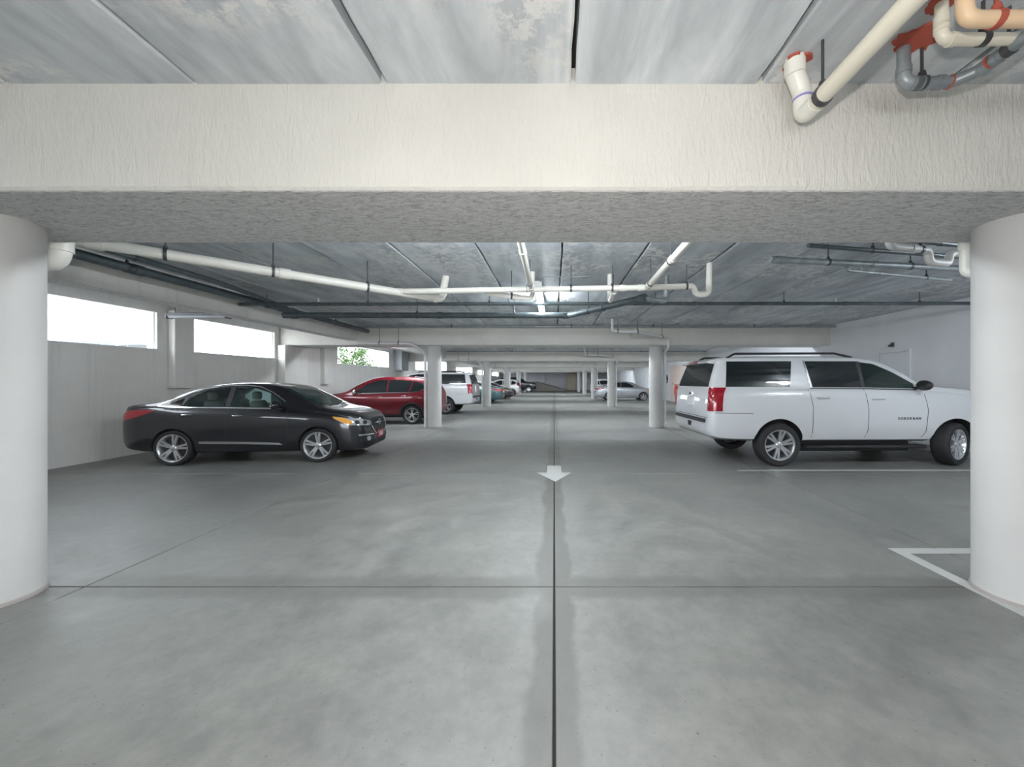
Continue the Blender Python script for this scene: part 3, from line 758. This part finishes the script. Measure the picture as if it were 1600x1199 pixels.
        disc = MB().lathe([(0, -h*.08), (rr*.85, -h*.08), (rr*.85, h*.05), (0, h*.05)], 'y', 30)
        s.wheel_spec = (tyre.mesh('wheel', M['rubber'], 35), [('rim', rim.mesh('rim', M['alloy'], 35)), ('hub_cap', hub.mesh('hub_cap', M['alloy'], 35)), ('brake_disc', disc.mesh('brake_disc', M['alloy_dark'], 35))], spots, r)
    def place(s, name, label, cat, loc, rz, paint, detail=True, skip=(), group=None):
        t = thing(name, label, cat, loc, rz, group)
        b = link('body', s.body_mesh, t)
        b.material_slots[0].link = 'OBJECT'; b.material_slots[0].material = paint
        for nm, me, lab, subs in s.parts:
            if nm in skip: continue
            p = link(nm, me, t)
            if me.materials and me.materials[0] == M['body_default']:
                p.material_slots[0].link = 'OBJECT'; p.material_slots[0].material = paint
            if lab: p['label'] = lab
            for n2, m2 in subs:
                q = link(n2, m2, p)
                if m2.materials[0] == M['body_default']:
                    q.material_slots[0].link = 'OBJECT'; q.material_slots[0].material = paint
        tm, subs, spots, r = s.wheel_spec
        for x, y, steer in spots:
            wv = link('wheel', tm, t); wv.location = (x, y, r)
            wv.rotation_euler = (0, random.uniform(0, .6), steer+(0 if y < 0 else PI))
            for n2, m2 in subs: link(n2, m2, wv)
        return t
M['body_default'] = paintm('body_default', (.5, .5, .5))
def lens_side(c, frame, lo, hi, **kw): return lambda sd: c.patch(frame, lo, hi, side=sd, **kw)
def seam(c, pts, w=.005, **kw):
    def f(sd):
        lo = [(x-w, z) for x, z in pts]; hi = [(x+w, z) for x, z in pts]
        return c.patch('side', lo, hi, off=.0015, nu=14, nv=1, side=sd, sink=.004)
    return f
def handle(c, x, z, L=.17):
    def f(sd):
        p, n = c.hit('side', x, z, sd); y = p.y
        mb = MB()
        mb.tube([(x-L/2, y-sd*.01, z), (x-L/2+.02, y+sd*.032, z+.002), (x+L/2-.02, y+sd*.032, z+.002), (x+L/2, y-sd*.01, z)], .0135, 8, .02)
        return mb
    return f
def mirror(c, x, z, sc=1.0):
    def f(sd):
        p, n = c.hit('side', x, z, sd); y = p.y; mb = MB(); vs = []; fs = []
        nu, nv = 12, 8                       # rounded shell tapering forward
        for i in range(nv+1):
            ph = -PI/2+PI*i/nv
            for j in range(nu):
                th = 2*PI*j/nu
                X = .085*sc*math.cos(ph)*math.cos(th); Yv = .13*sc*math.cos(ph)*math.sin(th); Z = .085*sc*math.sin(ph)
                if X < 0: X *= .45
                vs.append((x+X, y+sd*(.15*sc)+Yv, z+Z+.03))
        for i in range(nv):
            for j in range(nu): fs.append((i*nu+j, i*nu+(j+1) % nu, (i+1)*nu+(j+1) % nu, (i+1)*nu+j))
        mb.add(vs, fs)
        mb.tube([(x, y-sd*.03, z-.03), (x, y+sd*.10*sc, z-.01)], .025*sc, 8)
        return mb
    return f
def block(c, x, y, z, lx, ly, lz, r=.01): return MB().rbox(x-lx/2, x+lx/2, y-ly/2, y+ly/2, z-lz/2, z+lz/2, r)
def lettering(txt, size, mat_depth=.004):
    cu = bpy.data.curves.new('txt', 'FONT'); cu.body = txt; cu.size = size; cu.extrude = mat_depth; cu.space_character = 1.5; cu.align_x = 'CENTER'
    o = bpy.data.objects.new('txt_tmp', cu); C.objects.link(o)
    dg = bpy.context.evaluated_depsgraph_get(); dg.update()
    me = bpy.data.meshes.new_from_object(o.evaluated_get(dg)); bpy.data.objects.remove(o)
    return me
def offs(pts, dx, dz): return [(x+dx, z+dz) for x, z in pts]

# ---- four-door sedan
SED = dict(wb=2.776,
  top=[(-1.08, .72), (-1.065, .92), (-1.02, 1.03), (-.95, 1.075), (-.5, 1.115), (-.32, 1.155), (0, 1.275), (.35, 1.385), (.75, 1.45), (1.15, 1.47), (1.5, 1.46), (1.85, 1.41), (2.25, 1.25), (2.75, 1.02), (2.9, .985), (3.25, .925), (3.5, .855), (3.64, .76), (3.70, .66), (3.73, .56)],
  belt=[(-1.08, .66), (-1.04, .90), (-.9, .985), (-.5, 1.02), (0, 1.01), (1, .975), (2, .945), (2.6, .925), (3.0, .885), (3.35, .81), (3.6, .68), (3.73, .50)],
  bot=[(-1.08, .46), (-1.03, .33), (-.7, .24), (0, .2), (2.8, .18), (3.4, .17), (3.68, .20), (3.73, .28)],
  hw=[(-1.08, .60), (-1.05, .72), (-.95, .81), (-.6, .885), (0, .912), (1, .915), (2.4, .915), (3.0, .905), (3.3, .87), (3.5, .79), (3.64, .66), (3.71, .48), (3.73, .36)])
def sedan(clear, sx, sy, sz):
    c = Car(SED, sx, sy, sz, .40)
    X = lambda x: x*sx
    Z = lambda z: z*sz
    P = lambda pts: [(X(x), Z(z)) for x, z in pts]
    rear_lo = P([(.16, 1.035), (.5, 1.03), (.93, 1.025)]); rear_hi = P([(.24, 1.20), (.5, 1.335), (.93, 1.375)])
    fr_lo = P([(1.05, 1.02), (1.5, 1.01), (2.02, .995)]); fr_hi = P([(1.05, 1.378), (1.4, 1.37), (1.72, 1.28), (2.02, 1.10)])
    q_lo = P([(-.27, 1.055), (-.05, 1.045), (.10, 1.04)]); q_hi = P([(-.25, 1.065), (-.05, 1.125), (.14, 1.19)])
    tun = None
    if clear: tun = [rear_lo+rear_hi[::-1], fr_lo+fr_hi[::-1]]
    c.body([(0, .375, .335), (c.wb, .375, .335)], tun, (P([(-.15, .75), (2.3, .75), (2.3, 1.02), (1.78, 1.33), (1.2, 1.40), (.5, 1.36), (.1, 1.24), (-.15, 1.10)]), .60*sy) if clear else None)
    gm = M['glass_clear'] if clear else M['glass_dark']
    c.both('side_window', lens_side(c, 'side', rear_lo, rear_hi, off=.004, sink=.0), gm)
    c.both('side_window', lens_side(c, 'side', fr_lo, fr_hi, off=.004, sink=.0), gm)
    c.both('quarter_window', lens_side(c, 'side', q_lo, q_hi), M['glass_dark'])
    # chrome surround over and under the windows, black pillar between
    ch_lo = P([(-.30, 1.045), (.2, 1.018), (1.0, 1.005), (2.05, .978)]); c.both('window_trim', lens_side(c, 'side', ch_lo, offs(ch_lo, 0, .020), off=.009, nu=24, nv=1), M['chrome'])
    up = P([(-.32, 1.05), (-.18, 1.12), (.15, 1.24), (.45, 1.35), (.85, 1.405), (1.2, 1.412), (1.5, 1.385), (1.8, 1.27), (2.08, 1.11)])
    c.both('window_trim', lens_side(c, 'side', up, offs(up, 0, .016), off=.008, nu=30, nv=1), M['chrome'])
    c.both('door_pillar', lens_side(c, 'side', P([(.945, 1.03), (.945, 1.385)]), P([(1.04, 1.03), (1.04, 1.39)]), off=.007, nv=2), M['black_plastic'])
    c.both('door_pillar', lens_side(c, 'side', P([(.115, 1.045), (.15, 1.2)]), P([(.155, 1.045), (.225, 1.215)]), off=.007, nv=2), M['black_plastic'])
    # windshield and back glass
    ws = [(-.60*sy, X(2.62)), (0, X(2.78)), (.60*sy, X(2.62))]; wt = [(-.50*sy, X(1.98)), (0, X(1.88)), (.50*sy, X(1.98))]
    c.add('windshield', c.patch('top', ws, wt, nu=16, nv=8), M['glass_teal_reflect'])
    c.add('rear_glass', c.patch('top', [(-.58*sy, X(-.36)), (0, X(-.42)), (.58*sy, X(-.36))], [(-.5*sy, X(.28)), (0, X(.32)), (.5*sy, X(.28))], nu=14, nv=6), M['glass_dark'])
    c.add('wiper', MB().tube([(X(2.83), -.5*sy, Z(1.02)), (X(2.80), 0.05, Z(1.045))], .009, 6).tube([(X(2.83), .05, Z(1.02)), (X(2.78), .52*sy, Z(1.04))], .009, 6), M['black_plastic'])
    # lamps
    c.both('headlamp', lens_side(c, 'corner', [(.36, Z(.635)), (.55, Z(.645)), (.80, Z(.675)), (1.0, Z(.80))], [(.34, Z(.70)), (.55, Z(.765)), (.80, Z(.805)), (1.0, Z(.835))], nu=18), M['clear_lens'])
    c.both('turn_signal', lens_side(c, 'corner', [(.74, Z(.68)), (.84, Z(.705)), (1.0, Z(.81))], [(.74, Z(.745)), (.84, Z(.80)), (1.02, Z(.84))], off=.011), M['amber'])
    for u_, z_ in ((.52, .70), (.66, .715)):
        def pod(sd, u_=u_, z_=z_):
            q, n_ = c.hit('corner', u_, Z(z_), sd); mb = MB(); ring(mb, q, n_, .045, .034); return mb
        c.both('headlamp_pod', pod, M['black_plastic'])
    c.both('tail_lamp', lens_side(c, 'rcorner', [(.30, Z(.80)), (.6, Z(.80)), (.78, Z(.87)), (.97, Z(.965))], [(.30, Z(.93)), (.6, Z(.965)), (.78, Z(.99)), (.97, Z(.985))], nu=16), M['red_lens'])
    c.both('fog_surround', lens_side(c, 'corner', [(.30, Z(.33)), (.62, Z(.335))], [(.30, Z(.45)), (.62, Z(.46))]), M['black_plastic'])
    def fog(sd):
        q, n_ = c.hit('corner', .46, Z(.385), sd); mb = MB(); ring(mb, q, n_, .05, .04); return mb
    c.both('fog_lamp', fog, M['clear_lens'])
    c.both('bumper_trim', lens_side(c, 'corner', [(.30, Z(.44)), (.64, Z(.455))], [(.30, Z(.46)), (.66, Z(.485))], off=.01, nv=1), M['chrome'])
    # grille, plate, badge
    c.add('grille', c.patch('front', [(-.42*sy, Z(.56)), (-.30*sy, Z(.46)), (.30*sy, Z(.46)), (.42*sy, Z(.56))], [(-.50*sy, Z(.70)), (-.3*sy, Z(.74)), (.3*sy, Z(.74)), (.50*sy, Z(.70))], nu=16), M['black_plastic'])
    c.add('grille_surround', c.patch('front', [(-.52*sy, Z(.70)), (-.40*sy, Z(.53)), (-.28*sy, Z(.435)), (.28*sy, Z(.435)), (.40*sy, Z(.53)), (.52*sy, Z(.70))], [(-.48*sy, Z(.70)), (-.37*sy, Z(.54)), (-.27*sy, Z(.46)), (.27*sy, Z(.46)), (.37*sy, Z(.54)), (.48*sy, Z(.70))], off=.014, nu=30, nv=1), M['chrome'])
    p, _ = c.hit('front', 0, Z(.655)); bd = MB().lathe([(.052, -.012), (.068, -.012), (.068, .012), (.052, .012)], 'x', 20, (p.x+.012, 0, p.z), closed=True).box(p.x, p.x+.026, -.09, .09, p.z-.014, p.z+.014)
    c.add('emblem', bd, M['chrome'])
    c.add('lower_intake', c.patch('front', [(-.46*sy, Z(.235)), (.46*sy, Z(.235))], [(-.50*sy, Z(.35)), (.50*sy, Z(.35))]), M['black_plastic'])
    p, _ = c.hit('front', 0, Z(.42))
    c.add('licence_plate', MB().rbox(p.x+.0, p.x+.03, -.155, .155, p.z-.08, p.z+.08, .004), M['plate_r'], subs=[('plate_marks', MB().box(p.x+.030, p.x+.033, -.09, -.03, p.z-.045, p.z+.04).box(p.x+.030, p.x+.033, .02, .075, p.z-.045, p.z+.04), M['plate_w'])])
    p, _ = c.hit('rear', 0, Z(.78)); c.add('rear_plate', MB().rbox(p.x-.025, p.x, -.15, .15, p.z-.075, p.z+.075, .004), M['plate_w'])
    # doors
    c.both('door_seam', seam(c, P([(1.0, 1.03), (1.0, .6), (.96, .3)])), M['black_plastic'])
    c.both('door_seam', seam(c, P([(.06, 1.03), (.14, .86), (.40, .55), (.47, .3)])), M['black_plastic'])
    c.both('door_seam', seam(c, P([(2.14, .98), (2.2, .7), (2.14, .3)])), M['black_plastic'])
    c.both('door_handle', handle(c, X(.27), Z(.90)), M['chrome']); c.both('door_handle', handle(c, X(1.22), Z(.875)), M['chrome'])
    c.both('side_moulding', lens_side(c, 'side', P([(.50, .385), (1.4, .365), (2.10, .335)]), P([(.50, .425), (1.4, .405), (2.02, .375)]), off=.012, nu=16, nv=1), M['chrome'])
    c.both('mirror', mirror(c, X(1.98), Z(1.03)), M['body_default'])
    if clear:
        for x in (.42, 1.32):
            for y in (-.38, .38):
                mb = MB().rbox(X(x)-.09, X(x)+.04, y-.22, y+.22, Z(.90), Z(1.13), .05).rbox(X(x)-.09, X(x)-.01, y-.12, y+.12, Z(1.14), Z(1.30), .035)
                c.add('seat', mb, M['seat'], 60)
    c.wheels([(0, -.80*sy, 0), (0, .80*sy, 0), (c.wb, -.80*sy, 0), (c.wb, .80*sy, 0)], .335, .262, .20, 'split', 5)
    return c
# ---- compact crossover
CUV = dict(wb=2.66,
  top=[(-.97, .72), (-.955, .98), (-.90, 1.12), (-.78, 1.30), (-.62, 1.52), (-.52, 1.60), (-.3, 1.635), (.5, 1.68), (1.1, 1.675), (1.55, 1.62), (2.0, 1.45), (2.55, 1.15), (2.7, 1.11), (3.2, 1.03), (3.45, .94), (3.57, .82), (3.63, .62)],
  belt=[(-.97, .66), (-.93, .96), (-.8, 1.10), (-.3, 1.10), (.5, 1.06), (1.5, 1.02), (2.6, .99), (3.1, .93), (3.4, .84), (3.58, .68), (3.63, .56)],
  bot=[(-.97, .5), (-.9, .36), (-.5, .28), (0, .24), (2.7, .22), (3.4, .24), (3.6, .3), (3.63, .4)],
  hw=[(-.97, .66), (-.94, .78), (-.84, .86), (-.5, .915), (0, .93), (2.4, .93), (3.0, .915), (3.3, .87), (3.5, .76), (3.6, .60), (3.63, .46)])
def crossover(sx, sy, sz):
    c = Car({k_: ([(x*.86 if x < 0 else x, v) for x, v in v_] if k_ != 'wb' else v_) for k_, v_ in CUV.items()}, sx, sy, sz, .34); X = lambda x: x*sx; Z = lambda z: z*sz
    P = lambda pts: [(X(x), Z(z)) for x, z in pts]
    c.body([(0, .39, .355), (c.wb, .39, .355)])
    c.both('side_window', lens_side(c, 'side', P([(.98, 1.11), (1.5, 1.095), (2.12, 1.08)]), P([(.98, 1.545), (1.35, 1.535), (1.75, 1.39), (2.12, 1.15)])), M['glass_dark'])
    c.both('side_window', lens_side(c, 'side', P([(.16, 1.125), (.92, 1.11)]), P([(.05, 1.50), (.4, 1.545), (.92, 1.55)])), M['glass_dark'])
    c.both('quarter_window', lens_side(c, 'side', P([(-.50, 1.27), (-.25, 1.16), (.09, 1.125)]), P([(-.46, 1.33), (-.25, 1.45), (0, 1.49)])), M['glass_dark'])
    lo = P([(-.52, 1.265), (-.25, 1.145), (.1, 1.10), (1.0, 1.09), (2.15, 1.055)]); c.both('window_trim', lens_side(c, 'side', lo, offs(lo, 0, .018), off=.01, nu=26, nv=1), M['chrome'])
    up = P([(-.54, 1.29), (-.45, 1.36), (-.2, 1.485), (0, 1.525)]); c.both('window_trim', lens_side(c, 'side', up, offs(up, 0, .016), off=.01, nu=14, nv=1), M['chrome'])
    c.add('windshield', c.patch('top', [(-.62*sy, X(2.45)), (0, X(2.58)), (.62*sy, X(2.45))], [(-.52*sy, X(1.72)), (0, X(1.64)), (.52*sy, X(1.72))], nu=14, nv=8), M['glass_dark'])
    c.add('rear_glass', c.patch('rear', [(-.60*sy, Z(1.18)), (.60*sy, Z(1.18))], [(-.52*sy, Z(1.52)), (.52*sy, Z(1.52))]), M['glass_dark'])
    c.both('tail_lamp', lens_side(c, 'rcorner', [(.5, Z(.98)), (.8, Z(.99))], [(.5, Z(1.3)), (.8, Z(1.32))], nv=8), M['red_lens'])
    c.both('headlamp', lens_side(c, 'corner', [(.3, Z(.80)), (.62, Z(.84)), (.9, Z(.90))], [(.3, Z(.88)), (.62, Z(.94)), (.9, Z(.95))]), M['clear_lens'])
    c.add('grille', c.patch('front', [(-.5*sy, Z(.66)), (.5*sy, Z(.66))], [(-.5*sy, Z(.84)), (.5*sy, Z(.84))]), M['black_plastic'])
    for x, r in ((0, .39), (c.wb, .39)):       # arch cladding
        a0 = [(x+(r+.002)*math.cos(a), .355+(r+.002)*math.sin(a)) for a in np.linspace(-.1, PI+.1, 20)]; a1 = [(x+(r+.07)*math.cos(a), .355+(r+.07)*math.sin(a)) for a in np.linspace(-.1, PI+.1, 20)]
        c.both('arch_cladding', lens_side(c, 'side', a0, a1, off=.008, nu=24, nv=1), M['black_plastic'])
    c.both('sill_cladding', lens_side(c, 'side', P([(.42, .26), (2.24, .26)]), P([(.42, .36), (2.24, .36)]), off=.008), M['black_plastic'])
    c.both('door_seam', seam(c, P([(.95, 1.10), (.95, .65), (.95, .38)])), M['black_plastic']); c.both('door_seam', seam(c, P([(2.16, 1.05), (2.2, .7), (2.18, .38)])), M['black_plastic'])
    c.both('door_seam', seam(c, P([(.08, 1.10), (.2, .85), (.43, .6), (.46, .38)])), M['black_plastic'])
    c.both('door_handle', handle(c, X(.30), Z(.985)), M['chrome']); c.both('door_handle', handle(c, X(1.16), Z(.965)), M['chrome'])
    c.both('mirror', mirror(c, X(2.05), Z(1.10), 1.1), M['chrome'])
    c.wheels([(0, -.81*sy, 0), (0, .81*sy, 0), (c.wb, -.81*sy, 0), (c.wb, .81*sy, 0)], .355, .255, .22, 'double', 5)
    return c
# ---- full-size SUV
def suv_def(k):
    f = lambda pts: [(x if x <= 0 else (x*k if x <= 3.302 else x-3.302*(1-k)), v) for x, v in pts]
    return dict(wb=3.36*k,
      top=f([(-1.30, .74), (-1.295, .96), (-1.275, 1.22), (-1.235, 1.38), (-1.14, 1.64), (-1.07, 1.80), (-.99, 1.855), (-.6, 1.88), (.8, 1.89), (1.6, 1.88), (2.05, 1.81), (2.4, 1.66), (2.80, 1.43), (2.98, 1.375), (3.5, 1.335), (4.05, 1.25), (4.25, 1.15), (4.33, .95), (4.36, .70)]),
      belt=f([(-1.30, .70), (-1.285, .98), (-1.25, 1.25), (-1.15, 1.295), (0, 1.30), (2, 1.285), (3.0, 1.26), (3.6, 1.20), (4.1, 1.08), (4.3, .86), (4.36, .62)]),
      bot=f([(-1.30, .56), (-1.24, .48), (-1.0, .43), (-.4, .41), (0, .40), (3.4, .40), (4.0, .36), (4.28, .38), (4.36, .48)]),
      hw=f([(-1.30, .87), (-1.285, .93), (-1.24, .975), (-1.1, .995), (-.6, 1.012), (0, 1.02), (3.2, 1.02), (3.7, 1.005), (4.0, .96), (4.2, .85), (4.32, .70), (4.36, .58)]))
def full_suv(k, sx, sy, sz, steer=0., clear=False, text=False):
    D = suv_def(k); c = Car(D, sx, sy, sz, .24); wb = D['wb']; Z = lambda z: z*sz
    g = lambda x: (x if x <= 0 else (x*k if x <= 3.302 else x-3.302*(1-k)))*sx
    P = lambda pts: [(g(x), Z(z)) for x, z in pts]
    rw = .405
    fl, fh = P([(1.66, 1.335), (2.10, 1.325), (2.60, 1.315)]), P([(1.66, 1.775), (1.92, 1.745), (2.25, 1.60), (2.60, 1.40)])
    c.body([(0, .47, .43), (c.wb, .47, .43)], [fl+fh[::-1]] if clear else None)
    c.both('side_window', lens_side(c, 'side', fl, fh, off=.004, sink=.0), M['glass_clear'] if clear else M['glass_dark'])
    c.both('side_window', lens_side(c, 'side', P([(.66, 1.34), (1.58, 1.335)]), P([(.60, 1.79), (1.58, 1.79)])), M['glass_dark'])
    c.both('quarter_window', lens_side(c, 'side', P([(-.98, 1.345), (.22, 1.345)]), P([(-.90, 1.785), (.34, 1.79)])), M['glass_dark'])
    c.both('door_pillar', lens_side(c, 'side', P([(1.585, 1.335), (1.585, 1.79)]), P([(1.655, 1.335), (1.655, 1.785)]), off=.007, nv=2), M['black_plastic'])
    c.both('window_trim', lens_side(c, 'side', P([(.605, 1.33), (.555, 1.80)]), P([(.64, 1.33), (.59, 1.80)]), off=.009, nv=1), M['chrome'])
    c.both('window_trim', lens_side(c, 'side', P([(.60, 1.312), (1.7, 1.305), (2.64, 1.285)]), P([(.60, 1.329), (1.7, 1.322), (2.64, 1.302)]), off=.009, nu=20, nv=1), M['black_plastic'])
    c.add('windshield', c.patch('top', [(-.74*sy, g(2.72)), (0, g(2.80)), (.74*sy, g(2.72))], [(-.68*sy, g(2.16)), (0, g(2.10)), (.68*sy, g(2.16))], nu=14, nv=8), M['glass_dark'])
    c.add('rear_glass', c.patch('rear', [(-.78*sy, Z(1.345)), (.78*sy, Z(1.345))], [(-.70*sy, Z(1.755)), (.70*sy, Z(1.755))], nu=14, nv=6), M['glass_dark'])
    c.both('tail_lamp', lens_side(c, 'rcorner', [(.475, Z(.935)), (.605, Z(.935))], [(.475, Z(1.335)), (.605, Z(1.335))], off=.014, nu=8, nv=8), M['red_lens'])
    c.both('headlamp', lens_side(c, 'corner', [(.4, Z(.86)), (.75, Z(.86))], [(.4, Z(1.02)), (.75, Z(1.0))]), M['clear_lens'])
    c.add('grille', c.patch('front', [(-.55*sy, Z(.72)), (.55*sy, Z(.72))], [(-.55*sy, Z(.98)), (.55*sy, Z(.98))]), M['chrome'])
    # rear bumper with step pad, plate, badge, hitch, spoiler lamp
    c.add('step_pad', c.patch('rear', [(-.78*sy, Z(.725)), (.78*sy, Z(.725))], [(-.78*sy, Z(.79)), (.78*sy, Z(.79))], off=.03, nu=14, nv=2), M['black_plastic'])
    c.add('bumper_line', c.patch('rear', [(-.84*sy, Z(.81)), (.84*sy, Z(.81))], [(-.84*sy, Z(.818)), (.84*sy, Z(.818))], off=.004, nu=14, nv=1), M['black_plastic'])
    c.add('hitch_cover', c.patch('rear', [(-.07, Z(.60)), (.07, Z(.60))], [(-.10, Z(.69)), (.10, Z(.69))], off=.006, nu=4, nv=2), M['black_plastic'])
    p, _ = c.hit('rear', 0, Z(1.06)); c.add('licence_plate', MB().rbox(p.x-.022, p.x+.02, -.155, .155, p.z-.085, p.z+.085, .004), M['plate_w'], subs=[('plate_frame', MB().box(p.x-.012, p.x+.02, -.175, .175, p.z-.10, p.z+.10), M['alloy'])])
    p, _ = c.hit('rear', 0, Z(1.21)); c.add('emblem', MB().box(p.x-.02, p.x+.01, -.085, .085, p.z-.014, p.z+.014).box(p.x-.02, p.x+.01, -.03, .03, p.z-.03, p.z+.03), M['chrome'])
    xr = g(-1.04)
    c.add('spoiler', MB().prism([(g(-1.23), Z(1.765)), (g(-1.21), Z(1.80)), (g(-.85), Z(1.875)), (g(-.85), Z(1.80)), (g(-1.1), Z(1.745))], 'y', -.68*sy, .68*sy), M['body_default'], subs=[('brake_lamp', MB().rbox(g(-1.245), g(-1.20), -.20, .20, Z(1.772), Z(1.80), .006), M['red_lens'])])
    # doors
    c.both('door_seam', seam(c, P([(.56, 1.31), (.62, 1.0), (.62, .6), (.60, .43)])), M['black_plastic'])
    c.both('door_seam', seam(c, P([(1.62, 1.30), (1.67, .95), (1.67, .6), (1.60, .43)])), M['black_plastic'])
    c.both('door_seam', seam(c, P([(2.74, 1.28), (2.80, .95), (2.78, .6), (2.68, .43)])), M['black_plastic'])
    ln = P([(-1.2, .90), (-.50, .895)]); c.both('bumper_seam', lens_side(c, 'side', ln, offs(ln, 0, .008), off=.002, nv=1), M['black_plastic'])
    c.both('door_handle', handle(c, g(.82), Z(1.165), .24), M['body_default']); c.both('door_handle', handle(c, g(1.86), Z(1.145), .24), M['body_default'])
    c.both('mirror', mirror(c, g(2.62), Z(1.345), 1.15), M['black_plastic'])
    c.both('running_board', lambda sd: MB().rbox(g(.52), g(2.80), min(sd*.80, sd*1.01)*sy, max(sd*.80, sd*1.01)*sy, .33, .39, .02), M['black_plastic'])
    c.both('underbody', lambda sd: MB().rbox(g(.5), g(2.7), min(sd*.2, sd*.75), max(sd*.2, sd*.75), .24, .44, .02), M['cabin'])
    def rail(sd):
        mb = MB(); y = sd*.70*sy
        pts = [(g(-.86), y, Z(1.845)), (g(-.70), y, Z(1.925)), (g(1.25), y, Z(1.935)), (g(1.6), y, Z(1.865))]
        mb.tube(pts, .022, 8, .15); return mb
    c.both('roof_rail', rail, M['black_plastic'])
    if text:
        for i_, ch in enumerate('SUBURBAN'):
            xx = g(2.44)+(i_-3.5)*.058; me = lettering(ch, .068)
            q, n_ = c.hit('side', xx, Z(.79), -1)
            me.transform(Matrix.Translation((xx, q.y-.004, Z(.79))) @ Matrix.Rotation(PI/2, 4, 'X'))
            me.materials.clear(); me.materials.append(M['alloy_dark'])
            c.parts.append(('letter', me, None, []))
    c.wheels([(0, -.885*sy, 0), (0, .885*sy, 0), (c.wb, -.885*sy, steer), (c.wb, .885*sy, steer)], rw, .285, .27, 'split', 6)
    return c

pt = dict(dark=paintm('charcoal_paint', (.012, .012, .016), .3, .3), white=paintm('white_paint', (.57, .58, .60), 0, .35), red=paintm('red_paint', (.17, .006, .016), .4, .3),
          teal=paintm('teal_paint', (.035, .085, .095), .3, .4), black=paintm('black_paint', (.012, .012, .014), .2, .35), silver=paintm('silver_paint', (.45, .47, .50), .6, .32),
          grey=paintm('grey_paint', (.035, .04, .045), .4, .35), pearl=paintm('pearl_paint', (.60, .60, .60), .3, .35))
# near sedan: rear axle / front axle found from its tyre marks, nose turned slightly away
rzS = math.atan2(.32, 2.55)
sed = sedan(True, .926, .97, 1.075)
def ofs(x, y, rz, dy): return (x-math.sin(rz)*dy, y+math.cos(rz)*dy, 0)
sed.place('sedan', 'dark charcoal four-door sedan parked by the left wall', 'car', ofs(-7.24, 6.90, rzS, .88), rzS, pt['dark'])
sub = full_suv(1.0, 1.015, .99, 1.115, math.radians(20), True, True)
sub.place('suv', 'long white SUV with black roof rails parked on the right', 'car', ofs(4.25, 6.88, math.radians(1.2), .985), math.radians(1.2), pt['white'])
cuv = crossover(1.0, 1.0, 1.06)
cuv.place('suv', 'dark red compact SUV parked nose-in beyond the charcoal sedan', 'car', ofs(-5.28, 13.5, PI, -.92), PI, pt['red'], skip=())
tah = full_suv(.892, 1.0, .97, 1.08)
tah.place('suv', 'white SUV with red tail lamps parked beyond the red one', 'car', ofs(-5.25, 17.55, PI, -.98), PI, pt['white'])
sedf = sedan(False, 1.0, 1.0, 1.06)
sedf.place('sedan', 'dark teal sedan showing its tail past the third left column', 'car', ofs(-4.75, 25.6, PI, -.9), PI, pt['teal'])
sedf.place('sedan', 'black sedan parked nose-out past the teal one on the left', 'car', ofs(-7.35, 31.4, 0, .9), 0, pt['black'])
cuv.place('suv', 'pale compact SUV with tall red tail lamps far down on the left', 'car', ofs(-4.5, 38.5, PI, -.92), PI, pt['pearl'])
tah.place('suv', 'black SUV parked nose-out near the far ramp', 'car', ofs(-6.6, 52.0, 0, .98), 0, pt['black'])
sedf.place('sedan', 'silver sedan on the right behind the third right column', 'car', ofs(4.45, 29.6, 0, .9), 0, pt['silver'])
cuv.place('suv', 'white car with dark windows far down on the right behind the fourth column', 'car', ofs(4.75, 38.6, 0, .92), 0, pt['white'])
cuv.place('suv', 'grey car outside, only its roof showing above the first left window sill', 'car', (-14.2, 11.5, 1.16), math.radians(90), pt['grey'])
# red scooter by the right wall, mostly hidden by the white SUV
t = thing('scooter', 'red scooter by the pinkish right wall, half hidden behind the white SUV', 'scooter', (8.62, 25.4, 0), math.radians(82))
mb = MB().lathe([(.0, -.05), (.20, -.05), (.24, -.03), (.24, .03), (.20, .05), (0, .05)], 'y', 20)
for x in (-.5, .6):
    wv = mb.build('wheel', M['rubber'], t, 40) if x < 0 else link('wheel', wv.data, t)
    wv.location = (x, 0, .24)
vs = []; fs = []; st = [(-.78, .02, .85, 1.0), (-.72, .12, .76, 1.12), (-.4, .2, .66, 1.15), (-.1, .2, .45, 1.1), (.1, .17, .3, .75), (.35, .16, .3, .7), (.5, .17, .34, 1.2), (.62, .14, .5, 1.35), (.68, .03, .8, 1.2)]
for x, wv_, z0, z1 in st:
    zc_ = (z0+z1)/2; zr = (z1-z0)/2
    vs += [(x, wv_*math.cos(2*PI*i/14), zc_+zr*math.sin(2*PI*i/14)) for i in range(14)]
for i in range(len(st)-1):
    for j in range(14): fs.append((i*14+j, (i+1)*14+j, (i+1)*14+(j+1) % 14, i*14+(j+1) % 14))
fs += [tuple(range(14)), tuple(range(len(vs)-14, len(vs)))[::-1]]
MB().add(vs, fs).build('fairing', simple('scooter_red', (.50, .02, .015), .3, 0, 1), t, 50)
MB().rbox(-.68, .0, -.15, .15, 1.10, 1.2, .04).build('saddle', M['black_plastic'], t)
MB().tube([(.55, 0, .3), (.6, 0, 1.3), (.5, .3, 1.42)], .018, 8).tube([(.6, 0, 1.3), (.5, -.3, 1.42)], .018, 8).build('handlebar', M['black_plastic'], t, 50)
